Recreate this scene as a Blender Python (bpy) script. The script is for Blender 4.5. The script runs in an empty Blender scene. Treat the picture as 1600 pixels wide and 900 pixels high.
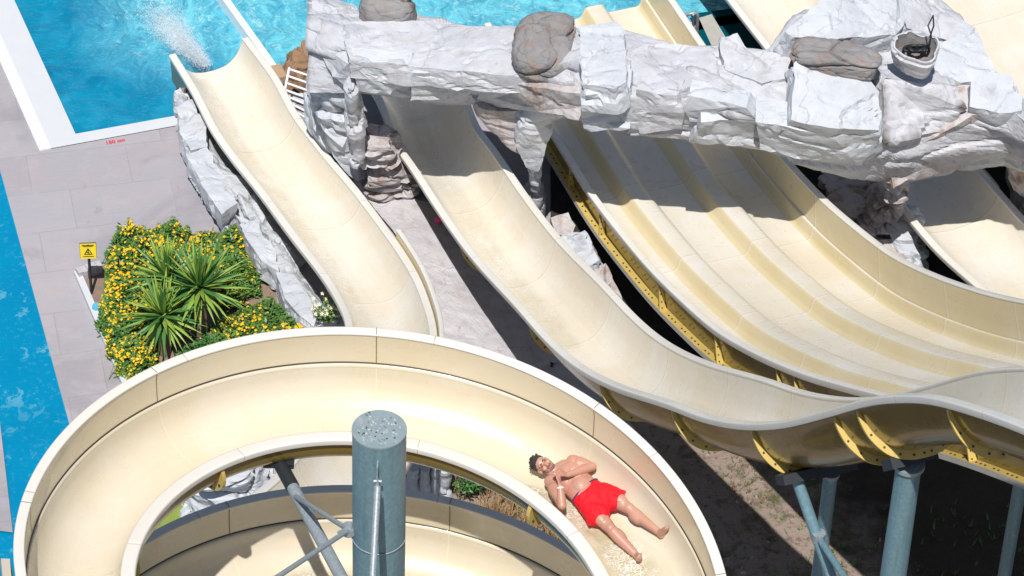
import bpy, bmesh, math, random
import numpy as np
from mathutils import Vector, Matrix, noise
random.seed(7); rng = np.random.RandomState(7)
S = bpy.context.scene
COL = S.collection
R = math.radians
# ------------------------------------------------------------------ camera geometry
CD, CR, CF, CH = R(42), R(2.1), 5600.0, 36.0
_r0 = np.array([1, 0, 0.]); _u0 = np.array([0, math.sin(CD), math.cos(CD)]); CFW = np.array([0, math.cos(CD), -math.sin(CD)])
CRT = _r0*math.cos(CR)+_u0*math.sin(CR); CUP = -_r0*math.sin(CR)+_u0*math.cos(CR)
CAM = np.array([0, 0, CH])
def ray(px, py): return CFW+CRT*(px-800)/CF+CUP*(450-py)/CF
def at(px, py, z=0.0):
    d = ray(px, py); return CAM+d*(z-CH)/d[2]
def onp(px, py, p0, k):
    n = np.array([-1., -k, 0.]); d = ray(px, py)
    return CAM+d*(n@(p0-CAM))/(n@d)
KD = .40
DIRS = np.array([KD, -1, 0.])/math.hypot(KD, 1)        # downhill slides run back along this plan line
PERP = np.array([1, KD, 0.])/math.hypot(KD, 1)

cam = bpy.data.cameras.new('camera'); co = bpy.data.objects.new('camera', cam); COL.objects.link(co)
M3 = Matrix((CRT, CUP, -CFW)).transposed()
co.matrix_world = Matrix.Translation(Vector(CAM)) @ M3.to_4x4()
cam.sensor_width = 36; cam.lens = CF/1600*36; cam.clip_end = 2000; cam.clip_start = .5
S.camera = co
S.view_settings.view_transform = 'Standard'; S.view_settings.look = 'None'; S.view_settings.exposure = 0
S.render.resolution_x = 1024; S.render.resolution_y = 576
# ------------------------------------------------------------------ light
EL, AZ = R(62), R(-5)      # azimuth measured from straight behind the camera, minus = left
sd = np.array([math.sin(AZ)*math.cos(EL), -math.cos(AZ)*math.cos(EL), math.sin(EL)])
W = bpy.data.worlds.new('World'); S.world = W; W.use_nodes = True
nt = W.node_tree; bg = nt.nodes['Background']; sk = nt.nodes.new('ShaderNodeTexSky'); sk.sky_type = 'NISHITA'
sk.sun_disc = False; sk.sun_elevation = EL; sk.sun_rotation = math.atan2(sd[0], sd[1]); sk.air_density = 1.0
nt.links.new(sk.outputs[0], bg.inputs[0]); bg.inputs[1].default_value = .075
sl = bpy.data.lights.new('sun', 'SUN'); sl.energy = 4.95; sl.angle = R(.5); sl.color = (1, .97, .925)
so = bpy.data.objects.new('sun', sl); COL.objects.link(so)
so.rotation_euler = Vector(sd).to_track_quat('Z', 'Y').to_euler()
# ------------------------------------------------------------------ tagging
def tag(o, label=None, cat=None, group=None, kind=None):
    if label: o['label'] = label
    if cat: o['category'] = cat
    if group: o['group'] = group
    if kind: o['kind'] = kind
    return o
def empty(name, loc, label, cat, group=None):
    o = bpy.data.objects.new(name, None); COL.objects.link(o); o.location = Vector(loc); o.empty_display_size = .2
    return tag(o, label, cat, group)
def link(name, me, mats, parent=None):
    o = bpy.data.objects.new(name, me); COL.objects.link(o)
    for m in (mats if isinstance(mats, (list, tuple)) else [mats]): me.materials.append(m)
    if parent:
        o.parent = parent; o.matrix_parent_inverse = Matrix.Translation(-parent.location)
    return o
class MB:
    def __init__(s): s.v = []; s.f = []; s.m = []; s.uv = {}; s.sm = []
    def add(s, vs, fs, mi=0, smooth=False, uvs=None):
        b = len(s.v); s.v.extend([tuple(map(float, p)) for p in vs])
        for f in fs: s.f.append(tuple(b+i for i in f)); s.m.append(mi); s.sm.append(smooth)
        if uvs is not None:
            for i, q in enumerate(uvs): s.uv[b+i] = q
        return b
    def grid(s, G, mi=0, smooth=True, uv=None, closed=False):
        n, m = len(G), len(G[0])
        vs = [p for row in G for p in row]; fs = []
        for i in range(n-1):
            for j in range(m if closed else m-1):
                k = (j+1) % m
                fs.append((i*m+j, i*m+k, (i+1)*m+k, (i+1)*m+j))
        s.add(vs, fs, mi, smooth, uv)
    def box(s, c, sz, rot=None, mi=0):
        c = Vector(c); rot = rot or Matrix.Identity(3); vs = []
        for x in (-.5, .5):
            for y in (-.5, .5):
                for z in (-.5, .5): vs.append(c+rot@Vector((x*sz[0], y*sz[1], z*sz[2])))
        s.add(vs, [(0, 1, 3, 2), (4, 6, 7, 5), (0, 4, 5, 1), (2, 3, 7, 6), (0, 2, 6, 4), (1, 5, 7, 3)], mi)
    def tube(s, pts, rad, n=12, mi=0, caps=True, smooth=True):
        pts = [Vector(p) for p in pts]
        rads = rad if isinstance(rad, (list, tuple)) else [rad]*len(pts)
        rows = []; a = None
        for i, p in enumerate(pts):
            t = (pts[min(i+1, len(pts)-1)]-pts[max(i-1, 0)]).normalized()
            if a is None: a = t.orthogonal().normalized()
            else: a = (a-t*a.dot(t)).normalized()
            b = t.cross(a)
            rows.append([p+(a*math.cos(2*math.pi*k/n)+b*math.sin(2*math.pi*k/n))*rads[i] for k in range(n)])
        s.grid(rows, mi, smooth, closed=True)
        if caps:
            s.add(rows[0], [tuple(reversed(range(n)))], mi); s.add(rows[-1], [tuple(range(n))], mi)
    def build(s, name, mats, parent=None):
        me = bpy.data.meshes.new(name); me.from_pydata(s.v, [], s.f)
        me.polygons.foreach_set('material_index', s.m); me.polygons.foreach_set('use_smooth', s.sm)
        if s.uv:
            l = me.uv_layers.new(name='UVMap'); vi = np.zeros(len(me.loops), int); me.loops.foreach_get('vertex_index', vi)
            arr = np.zeros((len(s.v), 2)); 
            for k, q in s.uv.items(): arr[k] = q
            l.data.foreach_set('uv', arr[vi].ravel())
        me.update(); return link(name, me, mats, parent)
# ------------------------------------------------------------------ materials
class NT:
    def __init__(s, name):
        s.m = bpy.data.materials.new(name); s.m.use_nodes = True; s.t = s.m.node_tree
        s.p = s.t.nodes['Principled BSDF']; s.out = s.t.nodes['Material Output']; s._tc = None
    def n(s, typ, **kw):
        nd = s.t.nodes.new('ShaderNode'+typ)
        for k, v in kw.items(): setattr(nd, k, v)
        return nd
    def l(s, a, b): s.t.links.new(a, b)
    def tc(s, which='Object'):
        if s._tc is None: s._tc = s.n('TexCoord')
        return s._tc.outputs[which]
    def pos(s):
        g = s.n('NewGeometry'); return g.outputs['Position']
    def mapping(s, src, scale=(1, 1, 1), rot=(0, 0, 0), loc=(0, 0, 0)):
        m = s.n('Mapping'); m.inputs['Scale'].default_value = scale; m.inputs['Rotation'].default_value = rot; m.inputs['Location'].default_value = loc
        s.l(src, m.inputs[0]); return m.outputs[0]
    def noise(s, src, scale, detail=4, rough=.55, dist=0):
        x = s.n('TexNoise'); s.l(src, x.inputs['Vector']); x.inputs['Scale'].default_value = scale
        x.inputs['Detail'].default_value = detail; x.inputs['Roughness'].default_value = rough; x.inputs['Distortion'].default_value = dist
        return x.outputs['Fac']
    def voro(s, src, scale, feature='F1', rnd=1):
        x = s.n('TexVoronoi', feature=feature); s.l(src, x.inputs['Vector']); x.inputs['Scale'].default_value = scale
        x.inputs['Randomness'].default_value = rnd
        return x
    def ramp(s, fac, stops):
        r = s.n('ValToRGB'); s.l(fac, r.inputs[0]); e = r.color_ramp.elements
        while len(e) < len(stops): e.new(.5)
        for i, (p, c) in enumerate(stops):
            e[i].position = p; e[i].color = (c, c, c, 1) if isinstance(c, (int, float)) else (*c, 1)
        return r.outputs[0]
    def mix(s, fac, a, b, mode='MIX'):
        x = s.n('Mix', data_type='RGBA', blend_type=mode)
        for sock, v in ((x.inputs[0], fac), (x.inputs[6], a), (x.inputs[7], b)):
            if isinstance(v, (int, float)): sock.default_value = v
            elif isinstance(v, tuple): sock.default_value = (*v, 1)
            else: s.l(v, sock)
        return x.outputs[2]
    def math(s, op, a, b=0.0, clamp=False):
        x = s.n('Math', operation=op, use_clamp=clamp)
        for sock, v in ((x.inputs[0], a), (x.inputs[1], b)):
            if isinstance(v, (int, float)): sock.default_value = v
            else: s.l(v, sock)
        return x.outputs[0]
    def bump(s, h, strength=.3, dist=.02):
        b = s.n('Bump'); b.inputs['Strength'].default_value = strength; b.inputs['Distance'].default_value = dist
        s.l(h, b.inputs['Height']); s.l(b.outputs[0], s.p.inputs['Normal']); return b.outputs[0]
    def set(s, col=None, rough=None, spec=None, metal=None, coat=None):
        for k, v in (('Base Color', col), ('Roughness', rough), ('Specular IOR Level', spec), ('Metallic', metal), ('Coat Weight', coat)):
            if v is None: continue
            if isinstance(v, tuple): s.p.inputs[k].default_value = (*v, 1)
            elif isinstance(v, (int, float)): s.p.inputs[k].default_value = v
            else: s.l(v, s.p.inputs[k])
        return s.m
def simple(name, col, rough=.6, metal=0, var=.15, sc=6, bump=0, spec=.5):
    n = NT(name); f = n.noise(n.pos(), sc, 5)
    d = tuple(c*(1-var) for c in col); u = tuple(min(1, c*(1+var)) for c in col)
    c = n.mix(f, d, u)
    if bump: n.bump(n.noise(n.pos(), sc*6, 4), bump, .01)
    return n.set(c, rough, spec, metal)

def mat_gelcoat(name, base, deep, pale, rough=.3, seam=2.2, wear=1.0):
    """sun-bleached fibreglass: yellow on the walls with bounced light in the tone, paler where bodies and water rub"""
    n = NT(name); uv = n.tc('UV'); sep = n.n('SeparateXYZ'); n.l(uv, sep.inputs[0]); P = n.pos()
    st = n.noise(n.mapping(uv, (9, .35, 1)), 1.4, 5, .6)
    bl = n.noise(P, .9, 4, .6, .3)
    c = n.mix(n.ramp(st, [(.3, 0), (.7, 1)]), base, deep)
    c = n.mix(n.math('MULTIPLY', n.ramp(bl, [(.42, 0), (.68, 1)]), .75*wear), c, pale)
    # pale rub marks lengthwise
    st2 = n.noise(n.mapping(uv, (40, .10, 1)), 1.0, 2, .5)
    c = n.mix(n.math('MULTIPLY', n.ramp(st2, [(.55, 0), (.8, 1)]), .22*wear), c, tuple(min(1, x*1.08) for x in pale))
    # old repair patches
    v = n.voro(n.mapping(uv, (1.6, .8, 1)), .55); 
    pm = n.ramp(v.outputs['Distance'], [(.0, 1), (.035, 1), (.06, 0)])
    c = n.mix(n.math('MULTIPLY', pm, .45*wear), c, (.80, .60, .42))
    # small grime specks
    sp = n.noise(P, 22, 3, .7); c = n.mix(n.math('MULTIPLY', n.ramp(sp, [(.72, 0), (.80, 1)]), .025), c, (.42, .36, .25))
    if seam:
        fr = n.math('FRACT', n.math('DIVIDE', sep.outputs[1], seam))
        ln = n.math('LESS_THAN', fr, .012/seam)
        c = n.mix(n.math('MULTIPLY', ln, .55), c, (.30, .22, .12))
        ln2 = n.math('MULTIPLY', n.ramp(fr, [(0, 0), (.012, 1), (.035, 0)]), .3)
        c = n.mix(ln2, c, (.85, .80, .72))
    rg = n.ramp(n.noise(P, 5, 4), [(.3, rough*.7), (.7, rough*1.5)])
    n.bump(n.noise(P, 2.5, 3), .12, .03)
    return n.set(c, rg, .5, coat=.15)
M = {}
M['gel'] = mat_gelcoat('gelcoat_cream', (.685, .635, .525), (.68, .60, .465), (.72, .695, .64))
M['gel_spiral'] = mat_gelcoat('gelcoat_warm', (.63, .56, .43), (.635, .545, .39), (.66, .615, .525), seam=0)
M['gel_panel'] = mat_gelcoat('gelcoat_panel', (.70, .61, .44), (.68, .58, .39), (.70, .63, .49), seam=0)
M['gel_wall'] = mat_gelcoat('gelcoat_wall', (.64, .54, .33), (.62, .51, .29), (.68, .61, .46), .35, wear=.5)
M['rim'] = mat_gelcoat('gelcoat_rim', (.72, .69, .635), (.70, .655, .57), (.75, .735, .71), .4, wear=.6)
n = NT('hull_yellow'); uvs_ = n.tc('UV'); c = n.mix(n.noise(n.pos(), 1.6, 5), (.15, .10, .010), (.22, .155, .025))
c = n.mix(n.ramp(n.noise(n.mapping(uvs_, (3, 1.2, 1)), 2.5, 5, .65), [(.55, 0), (.8, .5)]), c, (.22, .15, .05))
n.bump(n.noise(n.pos(), 9, 4), .15, .02); M['hull'] = n.set(c, .22, .5, coat=.3)
n = NT('flange_yellow'); c = n.mix(n.noise(n.pos(), 6, 4), (.52, .37, .09), (.62, .46, .15))
c = n.mix(n.ramp(n.noise(n.pos(), 3, 6, .7), [(.6, 0), (.72, .7)]), c, (.34, .19, .06)); M['flange'] = n.set(c, .5)
M['bolt'] = simple('bolt_steel', (.09, .07, .05), .5, .6)
M['lip'] = simple('grey_lip', (.42, .41, .38), .5, 0, .2, 8)
# galvanised blue steel
n = NT('blue_steel'); P = n.pos(); v = n.voro(n.mapping(P, (1, 1, .8)), 26)
c = n.mix(n.ramp(v.outputs['Distance'], [(0, 0), (1, 1)]), (.135, .25, .30), (.20, .33, .38))
c = n.mix(n.ramp(n.noise(P, 5, 6, .7), [(.58, 0), (.66, .6)]), c, (.30, .38, .40))
c = n.mix(n.ramp(n.noise(n.mapping(P, (7, 7, .5)), 2.0, 5, .6), [(.5, 0), (.75, .7)]), c, (.10, .19, .23))
n.bump(n.noise(P, 50, 3), .15, .005); M['steel'] = n.set(c, .42, .5, .25)
n = NT('grey_steel'); P = n.pos(); v = n.voro(P, 40)
c = n.mix(v.outputs['Distance'], (.24, .29, .32), (.40, .45, .47)); n.bump(n.noise(P, 40, 3), .1, .005); M['galv'] = n.set(c, .45, .5, .35)
n = NT('steel_cap'); P = n.pos(); c = n.mix(n.noise(P, 9, 5), (.20, .27, .29), (.33, .40, .42))
c = n.mix(n.ramp(n.noise(P, 17, 5, .7), [(.60, 0), (.64, 1)]), c, (.42, .43, .42))
c = n.mix(n.ramp(n.noise(n.mapping(P, loc=(5, 3, 1)), 15, 5, .7), [(.62, 0), (.65, 1)]), c, (.05, .04, .035)); M['cap'] = n.set(c, .6, .5, .2)
M['dark_steel'] = simple('dark_steel', (.03, .035, .04), .5, .3)
M['white_metal'] = simple('white_metal', (.8, .8, .82), .35, 0, .05)
# rock paint
def mat_rock(name, base, hi, stain, st=.6):
    n = NT(name); P = n.pos(); g = n.n('NewGeometry')
    c = n.mix(n.ramp(n.noise(P, 1.3, 7, .62), [(.3, 0), (.7, 1)]), base, hi)
    c = n.mix(n.ramp(n.noise(n.mapping(P, (3, 3, .6)), 1.5, 6, .65, .4), [(.48, 0), (.66, st)]), c, stain)
    c = n.mix(n.ramp(n.noise(P, 14, 6, .75), [(.58, 0), (.68, .35)]), c, tuple(x*.45 for x in stain))
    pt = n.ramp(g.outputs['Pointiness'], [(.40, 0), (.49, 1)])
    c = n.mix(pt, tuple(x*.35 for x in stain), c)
    h1 = n.noise(P, 5, 9, .68, .3); h2 = n.noise(n.mapping(P, (1, 1, 5)), 4, 6, .7, 1.5)
    vc = n.voro(P, .85, 'DISTANCE_TO_EDGE'); wv = n.mapping(P)
    dn = n.n('TexNoise'); n.l(P, dn.inputs['Vector']); dn.inputs['Scale'].default_value = 2.2; dn.inputs['Detail'].default_value = 5
    ad = n.n('VectorMath', operation='ADD'); sc_ = n.n('VectorMath', operation='SCALE'); n.l(dn.outputs['Color'], sc_.inputs[0]); sc_.inputs['Scale'].default_value = .8
    n.l(P, ad.inputs[0]); n.l(sc_.outputs[0], ad.inputs[1]); n.l(ad.outputs[0], vc.inputs['Vector'])
    crk = n.ramp(vc.outputs['Distance'], [(0, 0), (.008, 1)])
    gate = n.ramp(n.noise(P, .8, 3), [(.56, 1), (.62, 0)])
    gate = n.math('SUBTRACT', 1.0, gate)
    crk2 = n.math('MAXIMUM', n.math('MAXIMUM', crk, gate), .72)
    c = n.mix(crk2, tuple(x*.3 for x in stain), c)
    hh = n.math('ADD', n.math('ADD', h1, n.math('MULTIPLY', h2, .6)), n.math('MULTIPLY', crk2, .5))
    n.bump(hh, .32, .045)
    return n.set(c, .85, .25)
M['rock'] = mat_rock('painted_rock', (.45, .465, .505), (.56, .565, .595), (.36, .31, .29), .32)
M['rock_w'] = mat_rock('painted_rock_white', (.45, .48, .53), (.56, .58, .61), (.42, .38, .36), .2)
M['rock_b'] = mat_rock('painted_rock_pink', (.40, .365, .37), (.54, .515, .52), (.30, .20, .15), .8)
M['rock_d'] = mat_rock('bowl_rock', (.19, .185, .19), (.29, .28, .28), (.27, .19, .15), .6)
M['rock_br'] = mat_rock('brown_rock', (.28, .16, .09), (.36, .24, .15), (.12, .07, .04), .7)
# ------------------------------------------------------------------ sweeping chutes
def catmull(P, n):
    P = np.array(P, float); P = np.vstack([2*P[0]-P[1], P, 2*P[-1]-P[-2]])
    out = []
    seg = len(P)-3
    for s in range(seg):
        a, b, c, d = P[s:s+4]
        for k in range(n):
            t = k/n; out.append(.5*((2*b)+(-a+c)*t+(2*a-5*b+4*c-d)*t*t+(-a+3*b-3*c+d)*t**3))
    out.append(P[-2]); return np.array(out)
def resample(P, step, smooth=0):
    P = catmull(P, 12); d = np.r_[0, np.cumsum(np.linalg.norm(np.diff(P, axis=0), axis=1))]
    m = max(3, int(d[-1]/step)); q = np.linspace(0, d[-1], m)
    Q = np.stack([np.interp(q, d, P[:, i]) for i in range(3)], 1)
    for _ in range(smooth):
        Q[1:-1] = .25*Q[:-2]+.5*Q[1:-1]+.25*Q[2:]
    return Q
class Rail:
    """pair of rails and the frame between them"""
    def __init__(s, L, Rr, up=None):
        s.L, s.R = L, Rr; n = len(L); c = (L+Rr)/2
        s.d = np.r_[0, np.cumsum(np.linalg.norm(np.diff(c, axis=0), axis=1))]
        T = np.gradient(c, axis=0); T /= np.linalg.norm(T, axis=1)[:, None]; s.T = T
        s.E = Rr-L; s.w = np.linalg.norm(s.E, axis=1)
        N = np.cross(s.E, T); N /= np.linalg.norm(N, axis=1)[:, None]
        N[N[:, 2] < 0] *= -1
        s.N = N if up is None else np.tile(np.array(up, float), (n, 1))
    def p(s, i, t, h): return s.L[i]+s.E[i]*t+s.N[i]*h
    def idx(s, dist): return int(np.clip(np.searchsorted(s.d, dist), 1, len(s.d)-2))
def tight(pp):
    out = []
    for k in range(len(pp)):
        a, b = pp[k], pp[(k+1) % len(pp)]
        for f in (.10, .90): out.append((a[0]+(b[0]-a[0])*f, a[1]+(b[1]-a[1])*f))
    return out
def sweep(mb, rl, prof, mi=0, smooth=True, closed=False, i0=0, i1=None, caps=False, abst=False):
    if closed: prof = tight(prof)
    i1 = len(rl.L) if i1 is None else i1; rows = []; uv = []
    cum = [0]
    for a, b in zip(prof[:-1], prof[1:]): cum.append(cum[-1]+math.hypot((a[0]-b[0])*1.3, a[1]-b[1]))
    for i in range(i0, i1):
        rows.append([rl.p(i, (t/rl.w[i] if abst else t), h) for t, h in prof]); uv += [(u, rl.d[i]) for u in cum]
    mb.grid(rows, mi, smooth, uv, closed)
    if caps and closed:
        m = len(prof); mb.add(rows[0], [tuple(range(m))], mi); mb.add(rows[-1], [tuple(reversed(range(m)))], mi)
def smoothprof(pr, k=4):
    P = [(a, b, 0) for a, b in pr]; return [(q[0], q[1]) for q in catmull(P, k)]
def flange(rl, hullprof, i, wid, th, parent, mat=('flange', 'bolt'), name='joint_flange', bolts=9, taper=.5):
    """a bolted collar plate that follows the underside of the chute"""
    mb = MB(); pts = [np.array((t*rl.w[i], h)) for t, h in hullprof]; m = len(pts)
    inn, out = [], []
    for k in range(m):
        tg = pts[min(k+1, m-1)]-pts[max(k-1, 0)]; tg = tg/np.linalg.norm(tg); nn = np.array([tg[1], -tg[0]])
        w = wid*(math.sin(math.pi*(k+.3)/(m-.4)))**taper
        inn.append(pts[k]-nn*(-.01)*0); out.append(pts[k]+nn*w)
    # outward must point away from the trough
    cen = np.mean(pts, 0)+np.array([0, .3])
    if np.dot(out[m//2]-inn[m//2], inn[m//2]-cen) < 0:
        out = [2*np.array(a)-np.array(b) for a, b in zip(inn, out)]
    E = rl.E[i]/rl.w[i]; N = rl.N[i]; T = rl.T[i]
    def w3(p, s): return rl.L[i]+E*p[0]+N*p[1]+T*s
    rows = []
    for k in range(m):
        rows.append([w3(inn[k], -th/2), w3(out[k], -th/2), w3(out[k], th/2), w3(inn[k], th/2)])
    mb.grid(rows, 0, False, closed=True)
    for k in range(bolts):
        q = int((k+.8)/(bolts+.6)*(m-1)); c = (inn[q]*.5+out[q]*.5)
        if np.linalg.norm(out[q]-inn[q]) < wid*.5: continue
        a = w3(c, -th/2-.012); b = w3(c, th/2+.012); mb.tube([a, b], .014, 6, 1)
    return mb.build(name, [M[x] for x in mat], parent)

def near(rl, px, py, side='L'):
    best = None
    for i, q in enumerate(rl.L if side == 'L' else rl.R):
        v = q-CAM; k = CF/(v@CFW); x, y = 800+k*(v@CRT), 450-k*(v@CUP); e = (x-px)**2+(y-py)**2
        if best is None or e < best[0]: best = (e, i)
    return best[1]
def ubowl(depth, wall=.09, steep=.05, n=5):
    """u-shaped channel: left rim inner edge to right rim inner edge"""
    pr = [(wall, -.01), (wall+steep*.7, -depth*.30), (wall+steep*2.1, -depth*.62), (wall+.20, -depth*.88), (.40, -depth*.985), (.5, -depth),
          (.60, -depth*.985), (1-wall-.20, -depth*.88), (1-wall-steep*2.1, -depth*.62), (1-wall-steep*.7, -depth*.30), (1-wall, -.01)]
    return smoothprof(pr, n)
def offset_prof(pr, w, off):
    pts = [np.array((t*w, h)) for t, h in pr]; o = []
    for k in range(len(pts)):
        tg = pts[min(k+1, len(pts)-1)]-pts[max(k-1, 0)]; tg = tg/np.linalg.norm(tg)
        nn = np.array([tg[1], -tg[0]]); o.append(pts[k]+(nn if nn[1] <= 0 or True else -nn)*off)
    c = np.mean(pts, 0)
    if np.linalg.norm(o[0]-c) < np.linalg.norm(pts[0]-c): o = [2*p-q for p, q in zip(pts, o)]
    return [(q[0]/w, q[1]) for q in o]
def open_chute(name, label, rl, depth, rimw=.10, spacing=2.2, first=1.0, group=None, fl=.10, gel='gel', wid=None, endcap=True, cat='water slide', at_px=None):
    root = empty(name, rl.L[len(rl.L)//2]*.5+rl.R[len(rl.L)//2]*.5, label, cat, group)
    w = float(np.mean(rl.w)); wf = rimw/w
    pr = ubowl(depth, wf*.95, .045)
    mb = MB(); sweep(mb, rl, pr); mb.build('channel', M[gel], root)
    hp = offset_prof(pr, w, .035); hp[0] = (wf*.9, -.04); hp[-1] = (1-wf*.9, -.04)
    mb = MB(); sweep(mb, rl, hp)
    if endcap:
        for i in (0, len(rl.L)-1):
            a = [rl.p(i, *q) for q in pr]; b = [rl.p(i, *q) for q in hp]; mb.grid([a, b], 1, False)
    mb.build('hull', [M['hull'], M['rim']], root)
    for s in (0, 1):
        t0, t1 = (0, wf) if s == 0 else (1-wf, 1)
        o = (t0 if s == 0 else t1)
        if s == 0: pp = [(t0, -.075), (t0-.003, -.005), (t0+.004, .008), (t1-.006, .012), (t1+.002, .0), (t1, -.045), (t0+.014, -.04), (t0+.014, -.075)]
        else: pp = [(t1, -.075), (t1+.003, -.005), (t1-.004, .008), (t0+.006, .012), (t0-.002, .0), (t0, -.045), (t1-.014, -.04), (t1-.014, -.075)]
        mb = MB(); sweep(mb, rl, pp, 0, True, True, caps=True); mb.build('rim', M['rim'], root)
    for q in (at_px or []): flange(rl, hp[2:-2], near(rl, *q), fl, .04, root, bolts=11)
    d = first if not at_px else 1e9
    while d < rl.d[-1]-.3:
        flange(rl, hp[2:-2], rl.idx(d), fl, .035, root); d += spacing
    return root, pr, hp

# --- big straight-plan slides
def planar_left(px, z0):
    p0 = at(px[0][0], px[0][1], z0); return p0, [p0]+[onp(x, y, p0, KD) for x, y in px[1:]]
# slide with the hump (middle)
p0, Lp = planar_left([(588, 156), (610, 219), (640, 262), (689, 338), (738, 405), (801, 474), (853, 533), (900, 573), (960, 604), (1040, 630), (1089, 649), (1130, 659), (1166, 663), (1202, 662), (1236, 657), (1292, 642), (1355, 624), (1411, 619), (1460, 623), (1530, 643), (1600, 669), (1680, 706)], 1.25)
Lp = [Lp[0]-DIRS*2.2+np.array([0, 0, -.25])]+Lp
L = resample(Lp, .12, 6); RL2 = Rail(L, L+PERP*1.40)
wav, wav_pr, wav_hp = open_chute('water_slide', 'long cream open slide running under the arch and rising over a hump', RL2, .62, .11, 1.55, 1.1, fl=.105, at_px=[(598, 185), (618, 235), (712, 370), (815, 493), (925, 588), (1040, 630), (1163, 663), (1292, 643), (1325, 633), (1470, 625), (1598, 668)])
# multi-lane racing slide
p0, Lp = planar_left([(757, 37), (862, 210), (887, 251), (928, 315), (1000, 405), (1050, 457), (1110, 511), (1160, 542), (1205, 564), (1260, 586), (1330, 606), (1420, 629), (1500, 652), (1600, 688), (1700, 730)], 1.25)
L = resample(Lp, .12, 8); ML = Rail(L, L+PERP*2.72)
ZML = (L[:, 1][::-1], L[:, 2][::-1])
def zml(y): return float(np.interp(y, *ZML))
root = empty('racing_slide', ML.L[60], 'three lane cream racing slide with two raised ridges between its lanes', 'water slide')
F = -.28; T_ = -.085
lanes = [(.036, -.01), (.045, -.10), (.07, -.24), (.10, F), (.17, F), (.186, F+.012), (.200, F+.055), (.214, T_-.045), (.226, T_-.012), (.245, T_), (.30, T_), (.322, T_-.012), (.338, T_-.06), (.352, F+.03), (.375, F), (.45, F), (.578, F), (.594, F+.012),
         (.608, F+.055), (.622, T_-.045), (.634, T_-.012), (.652, T_), (.715, T_), (.735, T_-.012), (.749, T_-.06), (.762, F+.03), (.785, F), (.85, F), (.955, F), (.969, F+.02), (.978, F+.07), (.986, T_-.02), (.99, T_), (1.0, T_+.004)]
mb = MB(); rows = []; uv = []; cum = [0]
for a, b in zip(lanes[:-1], lanes[1:]): cum.append(cum[-1]+math.hypot((a[0]-b[0])*2.72, a[1]-b[1]))
for i in range(len(ML.L)):
    rows.append([ML.p(i, t, h) for t, h in lanes]); uv += [(u, ML.d[i]) for u in cum]
mb.grid(rows, 0, True, uv)
m_ = len(lanes)
for q in range(len(mb.f)):
    j = q % (m_-1); a, b = lanes[j], lanes[j+1]
    if b[1]-a[1] > .012 : mb.m[q] = 1  # left-facing lane walls: fibreglass yellow with bounced light and shading put in
mb.build('lane_channel', [M['gel'], M['gel_wall']], root)
def strip(rl, prof, name, mats, parent, **k):
    m = MB(); sweep(m, rl, prof, **k); return m.build(name, mats, parent)
strip(ML, [(0, -.09), (-.002, -.005), (.002, .008), (.034, .010), (.037, -.005), (.036, -.05), (.008, -.05), (.008, -.09)], 'rim', M['rim'], root, closed=True, caps=True)
# raised right splash wall
strip(ML, [(1.0, T_-.01), (1.003, T_+.02), (1.004, .12), (1.006, .30), (1.007, .42)], 'splash_wall', M['gel_wall'], root)
strip(ML, [(1.006, .42), (1.006, .45), (1.044, .455), (1.046, .39), (1.036, .39), (1.036, .42)], 'rim', M['rim'], root, closed=True, caps=True)
strip(ML, [(1.036, .41), (1.03, -.1), (1.0, -.6)], 'outer_wall', M['hull'], root)
strip(ML, [(.014, -.05), (.034, -.28), (.048, -.48), (.05, -.56)], 'side_panel', M['hull'], root)
strip(ML, [(.05, -.56), (.3, -.63), (.7, -.63), (1.0, -.60)], 'underside', M['hull'], root)
# bolted base flange
mb = MB(); sweep(mb, ML, [(.05, -.545), (.008, -.550)], 0, False); sweep(mb, ML, [(.008, -.550), (.005, -.62), (.012, -.62), (.02, -.575), (.05, -.575)], 1, False)
d = .3
while d < ML.d[-1]-.2:
    i = ML.idx(d); a = Vector(ML.p(i, .026, -.547)); b = a+Vector(ML.N[i])*.012; mb.tube([a, b], .014, 6, 2); d += .17
mb.build('base_flange', [M['flange'], M['lip'], M['bolt']], root)
def bracket(i):
    mb = MB(); vs = []
    for s in (-.012, .012):
        T = ML.T[i]*s
        vs += [ML.p(i, .016, -.08)+T, ML.p(i, .048, -.545)+T, ML.p(i, .010, -.548)+T]
    mb.add(vs, [(0, 1, 2), (5, 4, 3), (0, 2, 5, 3), (0, 3, 4, 1), (1, 4, 5, 2)], 0)
    for h in (-.30, -.42, -.52):
        q = ML.p(i, .022-.012*(h+.30), h); mb.tube([q-ML.T[i]*.02, q+ML.T[i]*.02], .011, 6, 1)
    mb.build('bracket', [M['flange'], M['bolt']], root)
for q in [(887, 251), (932, 322), (1022, 432), (1112, 514), (1206, 566), (1230, 576), (1330, 606), (1500, 652)]: bracket(near(ML, *q))

# wide slides at the right
p0, Lp = planar_left([(1127, 0), (1196, 79)], .8); Lp[1][2]
q0 = at(1127, 0, .85); L4 = [q0+DIRS*s for s in (-2.5, 0, 2, 4, 5.5, 7, 8, 9)]
e4 = at(1418, 334, 1.30); dv = (e4-q0); dv[2] = 0; dv /= np.linalg.norm(dv)
PE4 = np.array([-dv[1], dv[0], 0])
if PE4[0] < 0: PE4 = -PE4
L4 = []
for s in np.arange(-2.5, 16, .8):
    q = q0+dv*s; L4.append(np.array([q[0], q[1], max(.85+.06*max(s, 0), zml(q[1])-.25)]))
L4 = resample(L4, .15, 4)
R4 = Rail(L4, L4+PE4*1.62)
open_chute('water_slide', 'wide cream open slide half shaded by the arch at the right edge', R4, .42, .11, 2.4, 1.9, group=None, fl=.10)
L5 = L4+PE4*2.15+np.array([0, 0, .1]); R5 = Rail(L5, L5+PE4*3.2)
open_chute('water_slide', 'broad pale slide beyond the rock arch at the top right corner', R5, .42, .11, 2.4, 1.2, fl=.10)

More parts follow.
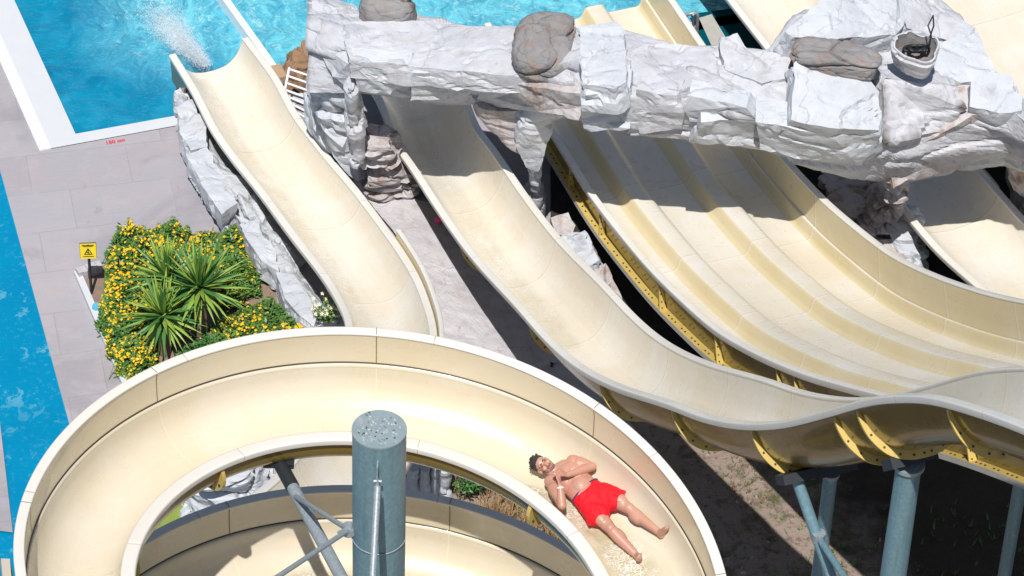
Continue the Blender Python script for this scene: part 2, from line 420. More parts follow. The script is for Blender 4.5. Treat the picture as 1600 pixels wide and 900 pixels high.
# left slide down to the pool
A1 = [(264, 86, .80), (301, 147, .82), (329, 203, .85), (364, 252, .90), (402, 299, .98), (451, 366, 1.15), (500, 429, 1.4), (528, 475, 1.7), (541, 515, 2.05), (530, 590, 2.6), (486, 674, 3.2), (430, 742, 3.8), (370, 788, 4.3)]
B1 = [(388, 58, .80), (436, 121, .82), (466, 178, .85), (520, 248, .90), (562, 297, .98), (613, 365, 1.15), (652, 425, 1.4), (674, 480, 1.7), (684, 530, 2.05), (678, 610, 2.6), (650, 690, 3.2), (612, 760, 3.8), (560, 830, 4.3)]
La = catmull([at(*q) for q in A1], 12); Rb = catmull([at(*q) for q in B1], 12)
for _ in range(14):
    for Q in (La, Rb): Q[1:-1] = .25*Q[:-2]+.5*Q[1:-1]+.25*Q[2:]
RS1 = Rail(La, Rb)
s1, s1pr, s1hp = open_chute('water_slide', 'curving cream slide at the left that empties into the blue pool', RS1, .50, .115, 1.9, .9, fl=.10)
mb = MB(); a = Vector(RS1.p(0, .01, -.02)); b = Vector(RS1.p(8, .01, -.03)); c = a+Vector((.02, 0, -.52)); d = Vector(RS1.p(5, .03, -.50))
mb.add([a, c, d, b]+[q+Vector((.03, 0, 0)) for q in (a, c, d, b)], [(0, 1, 2, 3), (7, 6, 5, 4), (0, 4, 5, 1), (1, 5, 6, 2), (2, 6, 7, 3)]); mb.build('end_plate', M['hull'], s1)
# extra splash panel on its outer bend
i0 = near(RS1, 622, 366, 'R'); i1 = near(RS1, 684, 560, 'R')+30
strip(RS1, [(1.012, -.06), (1.02, .10)], 'splash_panel', M['gel_wall'], s1, i0=i0, i1=i1)
strip(RS1, [(1.012, .10), (1.015, .125), (1.065, .125), (1.07, .06), (1.06, -.02), (1.052, -.02), (1.055, .10)], 'rim', M['rim'], s1, closed=True, i0=i0, i1=i1, caps=True)

# ------------------------------------------------------------------ spiral
SC = np.array([-1.135, 22.848]); SZ, SP = 11.826, 2.224
def rimz(a): return SZ-SP*((math.pi/2-a)/(2*math.pi))
RI, RO = 2.24, 3.30
sp = [(2.372, -.545), (2.385, -.60), (2.41, -.70), (2.47, -.80), (2.56, -.865), (2.70, -.895), (2.86, -.89), (3.00, -.84), (3.12, -.74), (3.19, -.60), (3.214, -.46)]
sprof = smoothprof([((r-RI)/(RO-RI), h) for r, h in sp], 4)
def spfloor(x, y):
    r = math.hypot(x-SC[0], y-SC[1]); a = math.atan2(y-SC[1], x-SC[0])
    rs = [p[0]*(RO-RI)+RI for p in sprof]; hs = [p[1] for p in sprof]
    return rimz(a)+float(np.interp(r, rs, hs))
aa = np.linspace(R(192), R(192-360-150), 420)
Li = np.array([[SC[0]+RI*math.cos(a), SC[1]+RI*math.sin(a), rimz(a)] for a in aa]); Lo = np.array([[SC[0]+RO*math.cos(a), SC[1]+RO*math.sin(a), rimz(a)] for a in aa])
# straight lead-in from behind the viewer's side
pre_n = 14; ta = aa[0]; tdir = np.array([math.sin(ta), -math.cos(ta), 0]); tdir *= -1 if tdir[1] > 0 else 1
pre = [(k*.25) for k in range(pre_n, 0, -1)]
Li = np.vstack([[Li[0]+tdir*s+np.array([0, 0, .03*s]) for s in pre], Li]); Lo = np.vstack([[Lo[0]+tdir*s+np.array([0, 0, .03*s]) for s in pre], Lo])
RSP = Rail(Li, Lo, up=(0, 0, 1))
tt = lambda r: (r-RI)/(RO-RI)
spiral = empty('spiral_slide', (SC[0], SC[1], 9.5), 'cream spiral slide winding around the tall blue column in the foreground', 'water slide')
mb = MB(); sweep(mb, RSP, sprof); mb.build('channel', M['gel_spiral'], spiral)
shp = [(2.285, -.575), (2.285, -.66), (2.30, -.78), (2.38, -.88), (2.54, -.92), (2.70, -.95), (2.88, -.945), (3.03, -.89), (3.16, -.78), (3.24, -.62), (3.27, -.46)]
shp = smoothprof([(tt(r), h) for r, h in shp], 3)
mb = MB(); sweep(mb, RSP, shp); mb.build('hull', M['hull'], spiral)
strip(RSP, [(tt(2.382), -.56), (tt(2.376), -.535), (tt(2.25), -.525), (tt(2.238), -.54), (tt(2.24), -.60), (tt(2.252), -.60), (tt(2.26), -.565)], 'rim', M['rim'], spiral, closed=True)
strip(RSP, [(tt(3.215), -.46), (tt(3.218), -.418), (tt(3.262), -.414)], 'groove_lip', M['gel_spiral'], spiral)
strip(RSP, [(tt(3.236), -.408), (tt(3.240), -.28), (tt(3.236), -.12), (tt(3.222), -.02)], 'splash_panel', M['gel_panel'], spiral)
strip(RSP, [(tt(3.285), -.44), (tt(3.275), -.28), (tt(3.262), -.04)], 'outer_panel', M['hull'], spiral)
strip(RSP, [(tt(3.218), -.03), (tt(3.218), -.002), (tt(3.312), .004), (tt(3.318), -.006), (tt(3.315), -.08), (tt(3.30), -.08), (tt(3.30), -.04)], 'rim', M['rim'], spiral, closed=True)
# dark gap under the panel
strip(RSP, [(tt(3.226), -.4085), (tt(3.2345), -.398)], 'seal', M['bolt'], spiral)
d = pre_n*.25+.15
def seam(i, prof, name='panel_seam', lift=.003, wdt=.010):
    mb = MB(); rows = []
    for s in (-wdt/2, wdt/2): rows.append([RSP.p(i, t-lift/(RO-RI), h+lift*.5)+RSP.T[i]*s for t, h in prof])
    mb.grid(rows, 0, False); mb.build(name, M['seam'], spiral)
M['seam'] = simple('seam_dark', (.25, .17, .08), .8)
M['seam2'] = simple('seam_pale', (.72, .62, .42), .6)
for k in range(12):
    i = RSP.idx(pre_n*.25+ (k*2.02)+.75)
    flange(RSP, shp[1:-2], i, .10, .04, spiral, bolts=7, taper=.7)
    seam(i, [(tt(3.236), -.40), (tt(3.240), -.28), (tt(3.236), -.12), (tt(3.222), -.02)])
    mb = MB(); rows = [[RSP.p(i, t, h+.004)+RSP.T[i]*s for t, h in sprof] for s in (-.006, .006)]; mb.grid(rows, 0, False); mb.build('panel_seam', M['seam2'], spiral)
    mb = MB(); rows = [[RSP.p(i, tt(r), h)+RSP.T[i]*s for r, h in ((3.218, .002), (3.26, .006), (3.312, .008))] for s in (-.004, .004)]; mb.grid(rows, 0, False); mb.build('panel_seam', M['seam'], spiral)
# flared outer panel at the very start
mb = MB(); rows = []
for s in np.linspace(-.2, 3.3, 14):
    fl = .02+.10*max(0, s)**1.1
    a0 = aa[0]; b = np.array([SC[0]+3.33*math.cos(a0), SC[1]+3.33*math.sin(a0), rimz(a0)])+tdir*s+np.array([-fl*.9, 0, -.10])
    rows.append([b+np.array([.03, 0, -.4]), b, b+np.array([-.08, 0, 0]), b+np.array([-.09, 0, -.06])])
mb.grid(rows, 0, False); mb.build('flared_panel', M['rim'], spiral)

# running water film on the spiral floor
def mk_film(nm_, t1_, t2_, gl_, p0_, p1_):
    n = NT(nm_); P = n.pos()
    w_ = n.n('TexNoise'); n.l(P, w_.inputs['Vector']); w_.inputs['Scale'].default_value = 7; w_.inputs['Detail'].default_value = 3
    ad = n.n('VectorMath', operation='ADD'); sc_ = n.n('VectorMath', operation='SCALE'); n.l(w_.outputs['Color'], sc_.inputs[0]); sc_.inputs['Scale'].default_value = .25; n.l(P, ad.inputs[0]); n.l(sc_.outputs[0], ad.inputs[1])
    nz = n.noise(ad.outputs[0], 38, 3, .6); ed = n.voro(ad.outputs[0], 21, 'DISTANCE_TO_EDGE')
    bp = n.n('Bump'); bp.inputs['Strength'].default_value = .55; bp.inputs['Distance'].default_value = .012; n.l(nz, bp.inputs['Height'])
    su_ = n.n('SeparateXYZ'); n.l(n.tc('UV'), su_.inputs[0]); fa_ = n.ramp(n.math('ADD', n.math('MULTIPLY', n.math('MINIMUM', su_.outputs[0], n.math('SUBTRACT', 1.0, su_.outputs[0])), 2.0), n.math('MULTIPLY', n.math('SUBTRACT', n.noise(P, 5, 4), .5), .5)), [(.05, 0), (.5, 1)])
    gl = n.n('BsdfGlossy'); gl.inputs['Roughness'].default_value = .16; n.l(bp.outputs[0], gl.inputs['Normal'])
    tr = n.n('BsdfTransparent'); n.l(n.mix(n.math('MULTIPLY', fa_, n.ramp(n.noise(ad.outputs[0], 9, 4, .6), [(.35, 1), (.65, 0)])), t2_, t1_), tr.inputs[0])
    df = n.n('BsdfDiffuse'); df.inputs[0].default_value = (.93, .92, .88, 1)
    m1 = n.n('MixShader'); n.l(n.math('MULTIPLY', fa_, gl_), m1.inputs[0]); n.l(tr.outputs[0], m1.inputs[1]); n.l(gl.outputs[0], m1.inputs[2])
    m2 = n.n('MixShader'); cr_ = n.ramp(ed.outputs['Distance'], [(.0, 1), (.13, 0)]); pt_ = n.ramp(n.noise(P, 2.6, 4, .6), [(p0_, 0), (p1_, 1)])
    n.l(n.math('MULTIPLY', n.math('MAXIMUM', cr_, n.ramp(nz, [(.58, 0), (.66, .8)])), n.math('MULTIPLY', pt_, fa_)), m2.inputs[0]); n.l(m1.outputs[0], m2.inputs[1]); n.l(df.outputs[0], m2.inputs[2])  # white diffuse cells paint sun sparkle onto the film
    n.l(m2.outputs[0], n.out.inputs[0]); n.t.nodes.remove(n.p); return n.m
M['film'] = mk_film('water_film', (.83, .84, .77), (.98, .97, .95), .10, .38, .62)
M['film_l'] = mk_film('water_film_thin', (.95, .945, .92), (.995, .99, .98), .03, .45, .75)
def film(rl, a0, a1, r0, r1, name, parent=None):
    mb = MB(); rows = []
    i0, i1 = int(np.argmin(abs(aa-a0)))+pre_n, int(np.argmin(abs(aa-a1)))+pre_n
    rs = [p[0]*(RO-RI)+RI for p in sprof]; hs = [p[1] for p in sprof]
    for i in range(i0, i1):
        f = (i-i0)/(i1-i0); ed = .05*noise.noise(Vector((i*.12, 1, 2)))
        rows.append([RSP.p(i, tt(r), float(np.interp(r, rs, hs))+.014) for r in np.linspace(r0+ed+(1-f)*.1, r1+ed-(1-f)**4*.5, 12)])
    mb.grid(rows, uv=[(j/11, i*.05) for i in range(len(rows)) for j in range(12)]); o = mb.build(name, M['film'], parent); return tag(o, kind='structure')
film(RSP, R(60), R(-30), 2.43, 3.15, 'water')
film(RSP, R(-180), R(-330), 2.46, 3.0, 'water')

def film2(rl, pr, t0, t1, i0, i1):
    mb = MB(); rows = []; ts = [q[0] for q in pr]; hs = [q[1] for q in pr]
    for i in range(i0, i1):
        f_ = (i-i0)/(i1-i0); e_ = .05*noise.noise(Vector((i*.09, 3, 2))); a, b = t0(f_)+e_, t1(f_)+e_
        rows.append([rl.p(i, t, float(np.interp(t, ts, hs))+.010) for t in np.linspace(a, b, 10)])
    mb.grid(rows, uv=[(j/9, i*.05) for i in range(len(rows)) for j in range(10)]); tag(mb.build('water', M['film_l'], None), kind='structure')
film2(RS1, s1pr, lambda f: .22+.02*f, lambda f: .42+.12*f, 2, 118)
film2(RL2, wav_pr, lambda f: .36, lambda f: .62, 4, 75)

# central column
def cyl_column(name, base, top, rad, label, capmat='cap', radb=None, group=None, collar=True, cap_lip=True):
    o = empty(name, base, label, 'column', group)
    mb = MB(); mb.tube([base, top], [radb or rad, rad], 48, 0, caps=True); mb.build('shaft', M['steel'], o)
    return o
ctop = np.array([SC[0], SC[1], 13.66]); cbase = np.array([SC[0], SC[1], 0.0])
col = cyl_column('steel_column', cbase, ctop, .243, 'thick blue steel column with a speckled flat cap standing inside the spiral slide')
mb = MB(); mb.tube([ctop+[0, 0, .002], ctop+[0, 0, .02]], .247, 48, 0); mb.build('end_cap', M['cap'], col)
mb = MB()
for k in range(60):
    a, r = random.uniform(0, 6.28), .2*math.sqrt(random.random()); s = random.uniform(.004, .012)
    c = ctop+[r*math.cos(a), r*math.sin(a), .02]; mb.tube([c, c+[0, 0, s*.5]], [s, s*.5], 6, random.choice((0, 0, 1)))
mb.build('droppings', [simple('pale_spot', (.45, .44, .42), .8), simple('dark_spot', (.05, .04, .03), .8)], col)
# weld ring and wire
for zz in (12.35,):
    rr = [[SC[0]+.252*math.cos(t), SC[1]+.252*math.sin(t), zz+.02*math.sin(t)] for t in np.linspace(R(180), R(345), 24)]
    mb = MB(); mb.tube(rr, .006, 6); mb.build('wire', M['galv'], col)
# front strut : eye plate then tube
def pz(px, py, y):   # point on ray at plan depth y
    d = ray(px, py); return CAM+d*(y-CAM[1])/d[1]
e0 = pz(590, 722, SC[1]-.26); e1 = pz(590, 760, SC[1]-.40); e2 = pz(582, 905, SC[1]-1.15); e2 = e1+(e2-e1)*1.6
mb = MB(); mb.box(pz(590, 735, SC[1]-.28), (.012, .10, .16), None); mb.tube([pz(590, 745, SC[1]-.24), pz(590, 758, SC[1]-.42)], .014, 8); 
q = pz(590, 752, SC[1]-.34); mb.tube([q-[.035, 0, 0], q+[.035, 0, 0]], .016, 8); mb.build('eye_bracket', M['galv'], col)
strut = MB(); strut.tube([e1, e2], .032, 16); o = strut.build('brace_rod', M['galv'], col)
# leaning leg under the inner rim, and tie rods to the column
legtop = pz(436, 722, SC[1]+2.12); 
lb = pz(535, 905, SC[1]+.55); lb = legtop+(lb-legtop)*1.5
root = empty('leaning_post', lb, 'grey steel post leaning from the spiral rim down past the column', 'post')
mb = MB(); mb.tube([legtop, lb], .062, 20); mb.build('tube', M['galv'], root)
mb = MB(); mb.tube([legtop+(legtop-lb)*.004, legtop+(lb-legtop)*.15], .07, 20); mb.box(legtop+[0, 0, .02], (.30, .16, .06)); mb.build('clamp', M['dark_steel'], root)
jn = pz(545, 828, SC[1]-.05)
ta_ = pz(462, 776, SC[1]+1.6); tb_ = pz(425, 907, SC[1]-1.2); tb_ = jn+(tb_-jn)*1.3
for a, b in ((ta_, jn), (jn, tb_)):
    mb = MB(); mb.tube([a, b], .024, 12); o = mb.build('tie_rod', M['galv'], col)
mb = MB(); mb.tube([jn-[0, .05, 0], jn+[0, .06, 0]], .055, 14); mb.box(jn+[-.02, -.02, 0], (.16, .02, .07), Matrix.Rotation(R(-30), 3, 'Y')); mb.build('joint_plate', M['galv'], col)

# ------------------------------------------------------------------ columns under the big slides
def support(px, py, rl, i, rad, radb, label, lean=(0, 0), zb=0.0, t=.5, drop=.66, saddle=True, head=.16):
    top = rl.p(i, t, -drop); base = np.array([top[0]+lean[0], top[1]+lean[1], zb])
    o = empty('support_column', base, label, 'column', 'columns holding up the big slides')
    mb = MB(); tp = top-[0, 0, head]; mb.tube([base, tp], [radb, rad], 32, 0); mb.build('shaft', M['steel'], o)
    mb = MB(); mb.tube([tp, tp+[0, 0, .05]], rad*1.25, 32, 0); mb.build('head_plate', M['galv'], o)
    mb = MB(); E_ = rl.E[i]/rl.w[i]; rot = Matrix((E_, rl.T[i], rl.N[i])).transposed()
    mb.box(top-np.array([0, 0, head*.35]), (.55 if saddle else .3, .3, head*.8), rot); mb.build('saddle', M['dark_steel'], o)
    return o
i = near(RL2, 1322, 635); support(0, 0, RL2, i, .14, .18, 'thick blue column right under the hump of the wavy slide', zb=0, t=.42, drop=.70)
i2 = near(RL2, 1172, 663); oo = support(0, 0, RL2, i2, .085, .085, 'slim blue column standing behind the leaning strut', zb=0, t=.62, drop=.70)
i3 = near(ML, 1560, 672)
support(0, 0, ML, i3, .095, .105, 'grey blue column at the lower right edge under the racing slide', zb=0, t=.25, drop=.68)
i4 = near(ML, 1420, 630); support(0, 0, ML, i4, .085, .085, 'short shaded column far back under the racing slide', zb=1.2, t=.55, drop=.68)
# leaning strut pair
stop = RL2.p(i2, .30, -.72); 
root = empty('strut_pair', at(1310, 930, 0), 'pair of pale blue struts leaning together under the wavy slide', 'strut')
b1 = pz(1303, 910, stop[1]-.6); b1 = stop+(b1-stop)*1.6
mb = MB(); mb.tube([stop-[0, 0, .06], b1], .07, 20); mb.build('strut', M['steel'], root)
jm = stop+(b1-stop)*.36; b2 = pz(1325, 910, stop[1]-1.2); b2 = jm+(b2-jm)*1.6
mb = MB(); mb.tube([jm, b2], .042, 16); mb.build('strut', M['steel'], root)
mb = MB(); E_ = RL2.E[i2]/RL2.w[i2]; mb.box(stop, (.45, .28, .12), Matrix((E_, RL2.T[i2], RL2.N[i2])).transposed()); mb.build('saddle', M['dark_steel'], root)
mb = MB(); mb.tube([jm-[0, 0, .05], jm+[0, 0, .08]], .08, 16); mb.build('collar', M['galv'], root)

# ------------------------------------------------------------------ ground
n = NT('paving'); P = n.pos(); ang = R(-10)
mp = n.mapping(P, (1, 1, 1), (0, 0, R(-13.5)), (0, 0, 0))
br = n.n('TexBrick'); n.l(mp, br.inputs['Vector']); br.inputs['Scale'].default_value = 1; br.offset = .37
for k, v in (('Mortar Size', .008), ('Mortar Smooth', .4), ('Bias', 0), ('Brick Width', 1.55), ('Row Height', .92)): br.inputs[k].default_value = v
br.inputs['Color1'].default_value = (.33, .30, .315, 1); br.inputs['Color2'].default_value = (.38, .35, .365, 1); br.inputs['Mortar'].default_value = (.28, .25, .26, 1)
c = n.mix(n.ramp(n.noise(P, 1.1, 6, .65), [(.35, 0), (.7, .7)]), br.outputs[0], (.31, .32, .36))
c = n.mix(n.ramp(n.noise(n.mapping(P, loc=(9, 2, 0)), 2.3, 7, .7), [(.5, 0), (.72, .55)]), c, (.43, .37, .37))
c = n.mix(n.ramp(n.noise(n.mapping(mp, (1, 8, 1)), 3, 5, .6), [(.45, 0), (.8, .25)]), c, (.43, .42, .44))
c = n.mix(n.math('MULTIPLY', n.ramp(n.noise(P, 45, 4, .8), [(.62, 0), (.72, 1)]), .3), c, (.25, .22, .22))
wet = n.ramp(n.noise(n.mapping(P, loc=(2, 7, 0)), .55, 6, .62, .6), [(.55, 0), (.63, 1)])
c = n.mix(n.math('MULTIPLY', wet, .22), c, (.16, .15, .165))
c = n.mix(n.math('MULTIPLY', n.ramp(n.noise(n.mapping(P, loc=(11, 7, 0)), 3.4, 3, .5), [(.68, 0), (.71, 1)]), .25), c, (.22, .17, .16))
n.bump(n.noise(P, 22, 8, .7), .35, .012); M['pave'] = n.set(c, n.ramp(wet, [(0, .8), (1, .45)]), .3)
n = NT('dirt'); P = n.pos(); sx_ = n.n('SeparateXYZ'); n.l(P, sx_.inputs[0])
c = n.mix(n.noise(P, .9, 8, .65), (.25, .19, .15), (.40, .32, .27)); c = n.mix(n.ramp(n.noise(P, 4.5, 6, .7), [(.52, 0), (.62, 1)]), c, (.19, .14, .11))
c = n.mix(n.ramp(n.noise(n.mapping(P, loc=(4, 4, 4)), 1.4, 6, .7), [(.56, 0), (.66, .8)]), c, (.07, .10, .035)); 
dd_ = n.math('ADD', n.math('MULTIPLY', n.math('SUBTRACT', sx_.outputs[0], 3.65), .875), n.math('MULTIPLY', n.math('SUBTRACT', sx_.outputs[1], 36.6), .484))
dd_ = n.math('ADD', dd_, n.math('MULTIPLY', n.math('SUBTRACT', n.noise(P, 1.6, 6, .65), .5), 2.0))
c = n.mix(n.ramp(dd_, [(.15, 0), (.95, 1)]), c, n.mix(n.noise(P, 3, 6, .7), (.045, .036, .028), (.10, .08, .06)))  # dirt colour darkened here to paint in the shade under the racing slide
n.bump(n.noise(P, 9, 10, .7), .8, .08); M['dirt'] = n.set(c, .95, .2)
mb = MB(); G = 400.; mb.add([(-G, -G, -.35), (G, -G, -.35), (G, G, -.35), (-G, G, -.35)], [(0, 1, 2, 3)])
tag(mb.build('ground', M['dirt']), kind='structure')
def poly0(name, pts, mat, z=0):
    mb = MB(); vs = [at(x, y, z) for x, y in pts]; mb.add(vs, [tuple(range(len(vs)))]); o = mb.build(name, mat); tag(o, kind='structure'); return o
M['soil_dark'] = simple('shade_soil', (.026, .024, .02), .95, 0, .5, 3, .5)  # near-black tone stands in for shade on the soil
DZ = -.004
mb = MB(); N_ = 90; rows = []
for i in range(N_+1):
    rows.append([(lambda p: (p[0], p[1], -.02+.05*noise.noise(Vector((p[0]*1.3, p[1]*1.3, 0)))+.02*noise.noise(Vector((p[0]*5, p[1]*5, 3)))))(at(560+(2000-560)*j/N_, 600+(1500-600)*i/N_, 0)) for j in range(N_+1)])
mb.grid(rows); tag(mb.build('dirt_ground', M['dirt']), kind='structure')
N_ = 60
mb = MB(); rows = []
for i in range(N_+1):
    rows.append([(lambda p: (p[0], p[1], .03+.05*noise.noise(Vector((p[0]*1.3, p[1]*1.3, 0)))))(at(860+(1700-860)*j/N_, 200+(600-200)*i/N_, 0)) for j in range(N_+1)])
mb.grid(rows); tag(mb.build('shade_soil', M['soil_dark']), kind='structure')  # dark soil sheet painting in the shade under the slides
def poly(name, pts, mat, z=0, kind='structure', px=True):
    mb = MB(); vs = [at(x, y, z) if px else (x, y, z) for x, y in pts]; mb.add(vs, [tuple(range(len(vs)))])
    o = mb.build(name, mat); tag(o, kind=kind); return o
# pool frame from four lines
pc = at(118, 210, 0); pw = at(22, 0, 0); pe = at(272, 182, 0)
ux = (pe-pc); ux /= np.linalg.norm(ux); uy = (pw-pc); uy /= np.linalg.norm(uy)
def pq(a, b, z=0): 
    q = pc+ux*a+uy*b; return np.array([q[0], q[1], z])
XE, YN = 40, 30
# deck with a hole: west deck, south deck, both reach past the frame
co_w = .62; co_s = .24
def tri(name, quads, mat, kind='structure'):
    mb = MB()
    for q in quads: mb.add(q, [tuple(range(len(q)))])
    return tag(mb.build(name, mat), kind=kind)
# left pool edge line
lp0 = at(0, 265, 0); lp1 = at(105, 650, 0); lv = lp1-lp0; lv /= np.linalg.norm(lv); ln_ = np.array([-lv[1], lv[0], 0]); ln_ *= -1 if ln_[0] > 0 else 1
lpN = lp0-lv*6; lpS = lp1+lv*14
tri('pool_deck', [[pq(-co_w, YN), pq(-co_w, -co_s), lpN+[0, 0, 0], lpN-lv*30],
                  [pq(-co_w, -co_s), pq(XE, -co_s), at(860, 200), at(960, 600), at(900, 650), at(560, 640), lpS, lpN]], M['pave'])
# planter bed and rocks sit on the deck; coping
n = NT('coping'); P = n.pos(); c = n.mix(n.noise(P, 3, 6, .6), (.52, .54, .57), (.60, .61, .63)); n.bump(n.noise(P, 60, 3), .1, .005); M['cope'] = n.set(c, .6)
n = NT('coping_white'); P = n.pos(); c = n.mix(n.noise(n.mapping(P, (1, 1, 1)), 9, 6, .7), (.62, .63, .62), (.74, .74, .72)); n.bump(n.noise(P, 40, 4), .3, .01); M['copew'] = n.set(c, .7)
tri('coping', [[pq(-co_w+.16, YN, .012), pq(-co_w+.16, -co_s, .012), pq(0, -co_s, .012), pq(0, YN, .012)],
               [pq(0, -co_s, .012), pq(XE, -co_s, .012), pq(XE, 0, .012), pq(0, 0, .012)]], M['cope'])
mb = MB(); 
for a, b in (((-co_w-.02, -co_s), (-co_w+.165, YN)),):
    q = [pq(a[0], a[1], .02), pq(b[0], a[1], .02), pq(b[0], b[1], .02), pq(a[0], b[1], .02)]; mb.add(q+[x-[0, 0, .02] for x in q], [(0, 1, 2, 3), (0, 4, 5, 1), (0, 3, 7, 4), (1, 5, 6, 2)])
tag(mb.build('coping_edge', M['copew']), kind='structure')
M['blue_tile'] = simple('blue_tile', (.01, .09, .33), .3, 0, .2, 20)
mb = MB(); mb.add([pq(.0, YN, .01), pq(0, 0, .01), pq(0, 0, -.3), pq(0, YN, -.3)], [(0, 1, 2, 3)]); mb.add([pq(0, 0, .01), pq(XE, 0, .01), pq(XE, 0, -.3), pq(0, 0, -.3)], [(0, 1, 2, 3)])
tag(mb.build('pool_wall', M['blue_tile']), kind='structure')
def mat_water(name, a, b, foam, sc=1.0, bumps=.5):
    n = NT(name); P = n.pos()
    w = n.n('TexNoise'); n.l(P, w.inputs['Vector']); w.inputs['Scale'].default_value = .9*sc; w.inputs['Detail'].default_value = 4
    ad = n.n('VectorMath', operation='ADD'); n.l(P, ad.inputs[0]); n.l(w.outputs['Color'], ad.inputs[1]); D = ad.outputs[0]
    big = n.noise(P, .35*sc, 4, .55, .6)
    c = n.mix(n.ramp(big, [(.35, 0), (.68, 1)]), a, b)
    ve = n.voro(D, 3.2*sc, 'SMOOTH_F1'); ce = n.ramp(ve.outputs['Distance'], [(.35, 0), (.85, 1)])
    c = n.mix(n.math('MULTIPLY', ce, .30), c, tuple(min(1, x*1.5+.04) for x in b))  # bright cells paint caustic light into the water colour
    fine = n.noise(n.mapping(D, (1, 2.2, 1)), 7*sc, 6, .7, .8)
    c = n.mix(n.ramp(fine, [(.50, 0), (.75, .5)]), c, tuple(min(1, x*1.4+.05) for x in b))
    if foam:
        # churned light water where the slides come down
        (fx, fy, fr), pts = foam[0][:3], foam
        m = None
        for (x, y, r) in pts:
            vd = n.n('VectorMath', operation='DISTANCE'); n.l(D, vd.inputs[0]); vd.inputs[1].default_value = (x+.5, y+.5, 0+.5)
            k = n.ramp(n.math('DIVIDE', vd.outputs['Value'], r), [(.25, 1), (1.0, 0)])
            m = k if m is None else n.math('MAXIMUM', m, k)
        ff = n.math('MULTIPLY', m, n.ramp(n.noise(n.mapping(D, (1.6, .7, 1)), 2.6, 8, .72, 1.2), [(.34, .25), (.62, 1)]))
        c = n.mix(ff, c, (.16, .58, .68))
        f2 = n.math('MULTIPLY', m, n.ramp(n.noise(D, 5.5, 9, .75, 1.5), [(.55, 0), (.66, 1)]))
        c = n.mix(n.math('MULTIPLY', f2, .6), c, (.62, .80, .84))
    h = n.math('ADD', n.noise(D, 5*sc, 5, .6, .5), n.math('MULTIPLY', n.noise(D, 1.6*sc, 3, .5), 1.5))
    n.bump(h, bumps, .12)
    return n.set(c, .12, .5)
f = lambda x, y, r: (*at(x, y, 0)[:2], r)
M['water'] = mat_water('pool_water', (0, .13, .27), (.0, .24, .39), [f(285, 20, 2.0), f(450, 40, 2.0), f(560, 10, 1.6), f(700, 10, 3.2), f(860, 0, 2.5), f(420, -30, 2.0), f(400, 60, 1.2), f(262, 50, .9), f(285, 85, .7), f(250, 25, .8), f(1110, 5, 1.2)])
tri('pool_water', [[pq(0, 0, -.12), pq(XE, 0, -.12), pq(XE, YN, -.12), pq(0, YN, -.12)]], M['water'])
# second pool on the left edge, shallow and patchy
n = NT('patchy_water'); P = n.pos()
c = n.mix(n.noise(P, .8, 5), (.0, .18, .35), (.0, .24, .43)); w = n.n('TexNoise'); n.l(P, w.inputs['Vector']); w.inputs['Scale'].default_value = 3.0; w.inputs['Detail'].default_value = 4
ad = n.n('VectorMath', operation='ADD'); n.l(P, ad.inputs[0]); n.l(w.outputs['Color'], ad.inputs[1])
pt = n.math('MULTIPLY', n.ramp(n.noise(n.mapping(ad.outputs[0], (1.4, .9, 1)), 1.7, 5, .6), [(.575, 0), (.60, 1)]), n.ramp(n.noise(P, .5, 3), [(.4, .35), (.6, 1)]))
c = n.mix(n.math('MULTIPLY', pt, .75), c, (.11, .35, .47)); c = n.mix(n.ramp(n.noise(P, 12, 5, .7), [(.55, 0), (.8, .25)]), c, (.2, .55, .65))
n.bump(n.noise(ad.outputs[0], 4, 5, .6), .3, .05); M['water2'] = n.set(c, .15, .5)
tri('pool_water', [[lpN+[0, 0, -.02]-lv*20, lpS+[0, 0, -.02], lpS+ln_*25+[0, 0, -.02], lpN+ln_*25+[0, 0, -.02]-lv*20]], M['water2'])
mb = MB(); mb.add([lpN-lv*20, lpS, lpS-[0, 0, .3], lpN-lv*20-[0, 0, .3]], [(0, 1, 2, 3)]); tag(mb.build('pool_wall', M['cope']), kind='structure')
poly('walkway', [(-40, 560), (0, 660), (20, 832), (-60, 822)], M['pave'], .012)
# divider between the pools
dv0 = at(350, -6, .1); dv1 = at(437, 116, .1)
root = MB(); dd = (dv1-dv0)/np.linalg.norm(dv1-dv0); dp = np.array([-dd[1], dd[0], 0])*.055; dv00 = dv0-dd*12
root.add([dv00-dp, dv00+dp, dv1+dp, dv1-dp]+[q-[0, 0, .4] for q in (dv00-dp, dv00+dp, dv1+dp, dv1-dp)], [(0, 1, 2, 3), (0, 4, 5, 1), (1, 5, 6, 2), (2, 6, 7, 3), (3, 7, 4, 0)])
o = root.build('pool_divider', M['white_metal']); tag(o, 'long white divider bar lying across the pool beside the left slide', 'divider')
mb = MB(); q = at(436, 116, .16); mb.box(q, (.16, .34, .14), Matrix.Rotation(R(25), 3, 'Z')); tag(mb.build('timber_block', simple('timber', (.42, .28, .18), .7)), 'small brown block at the near end of the white pool divider', 'block')
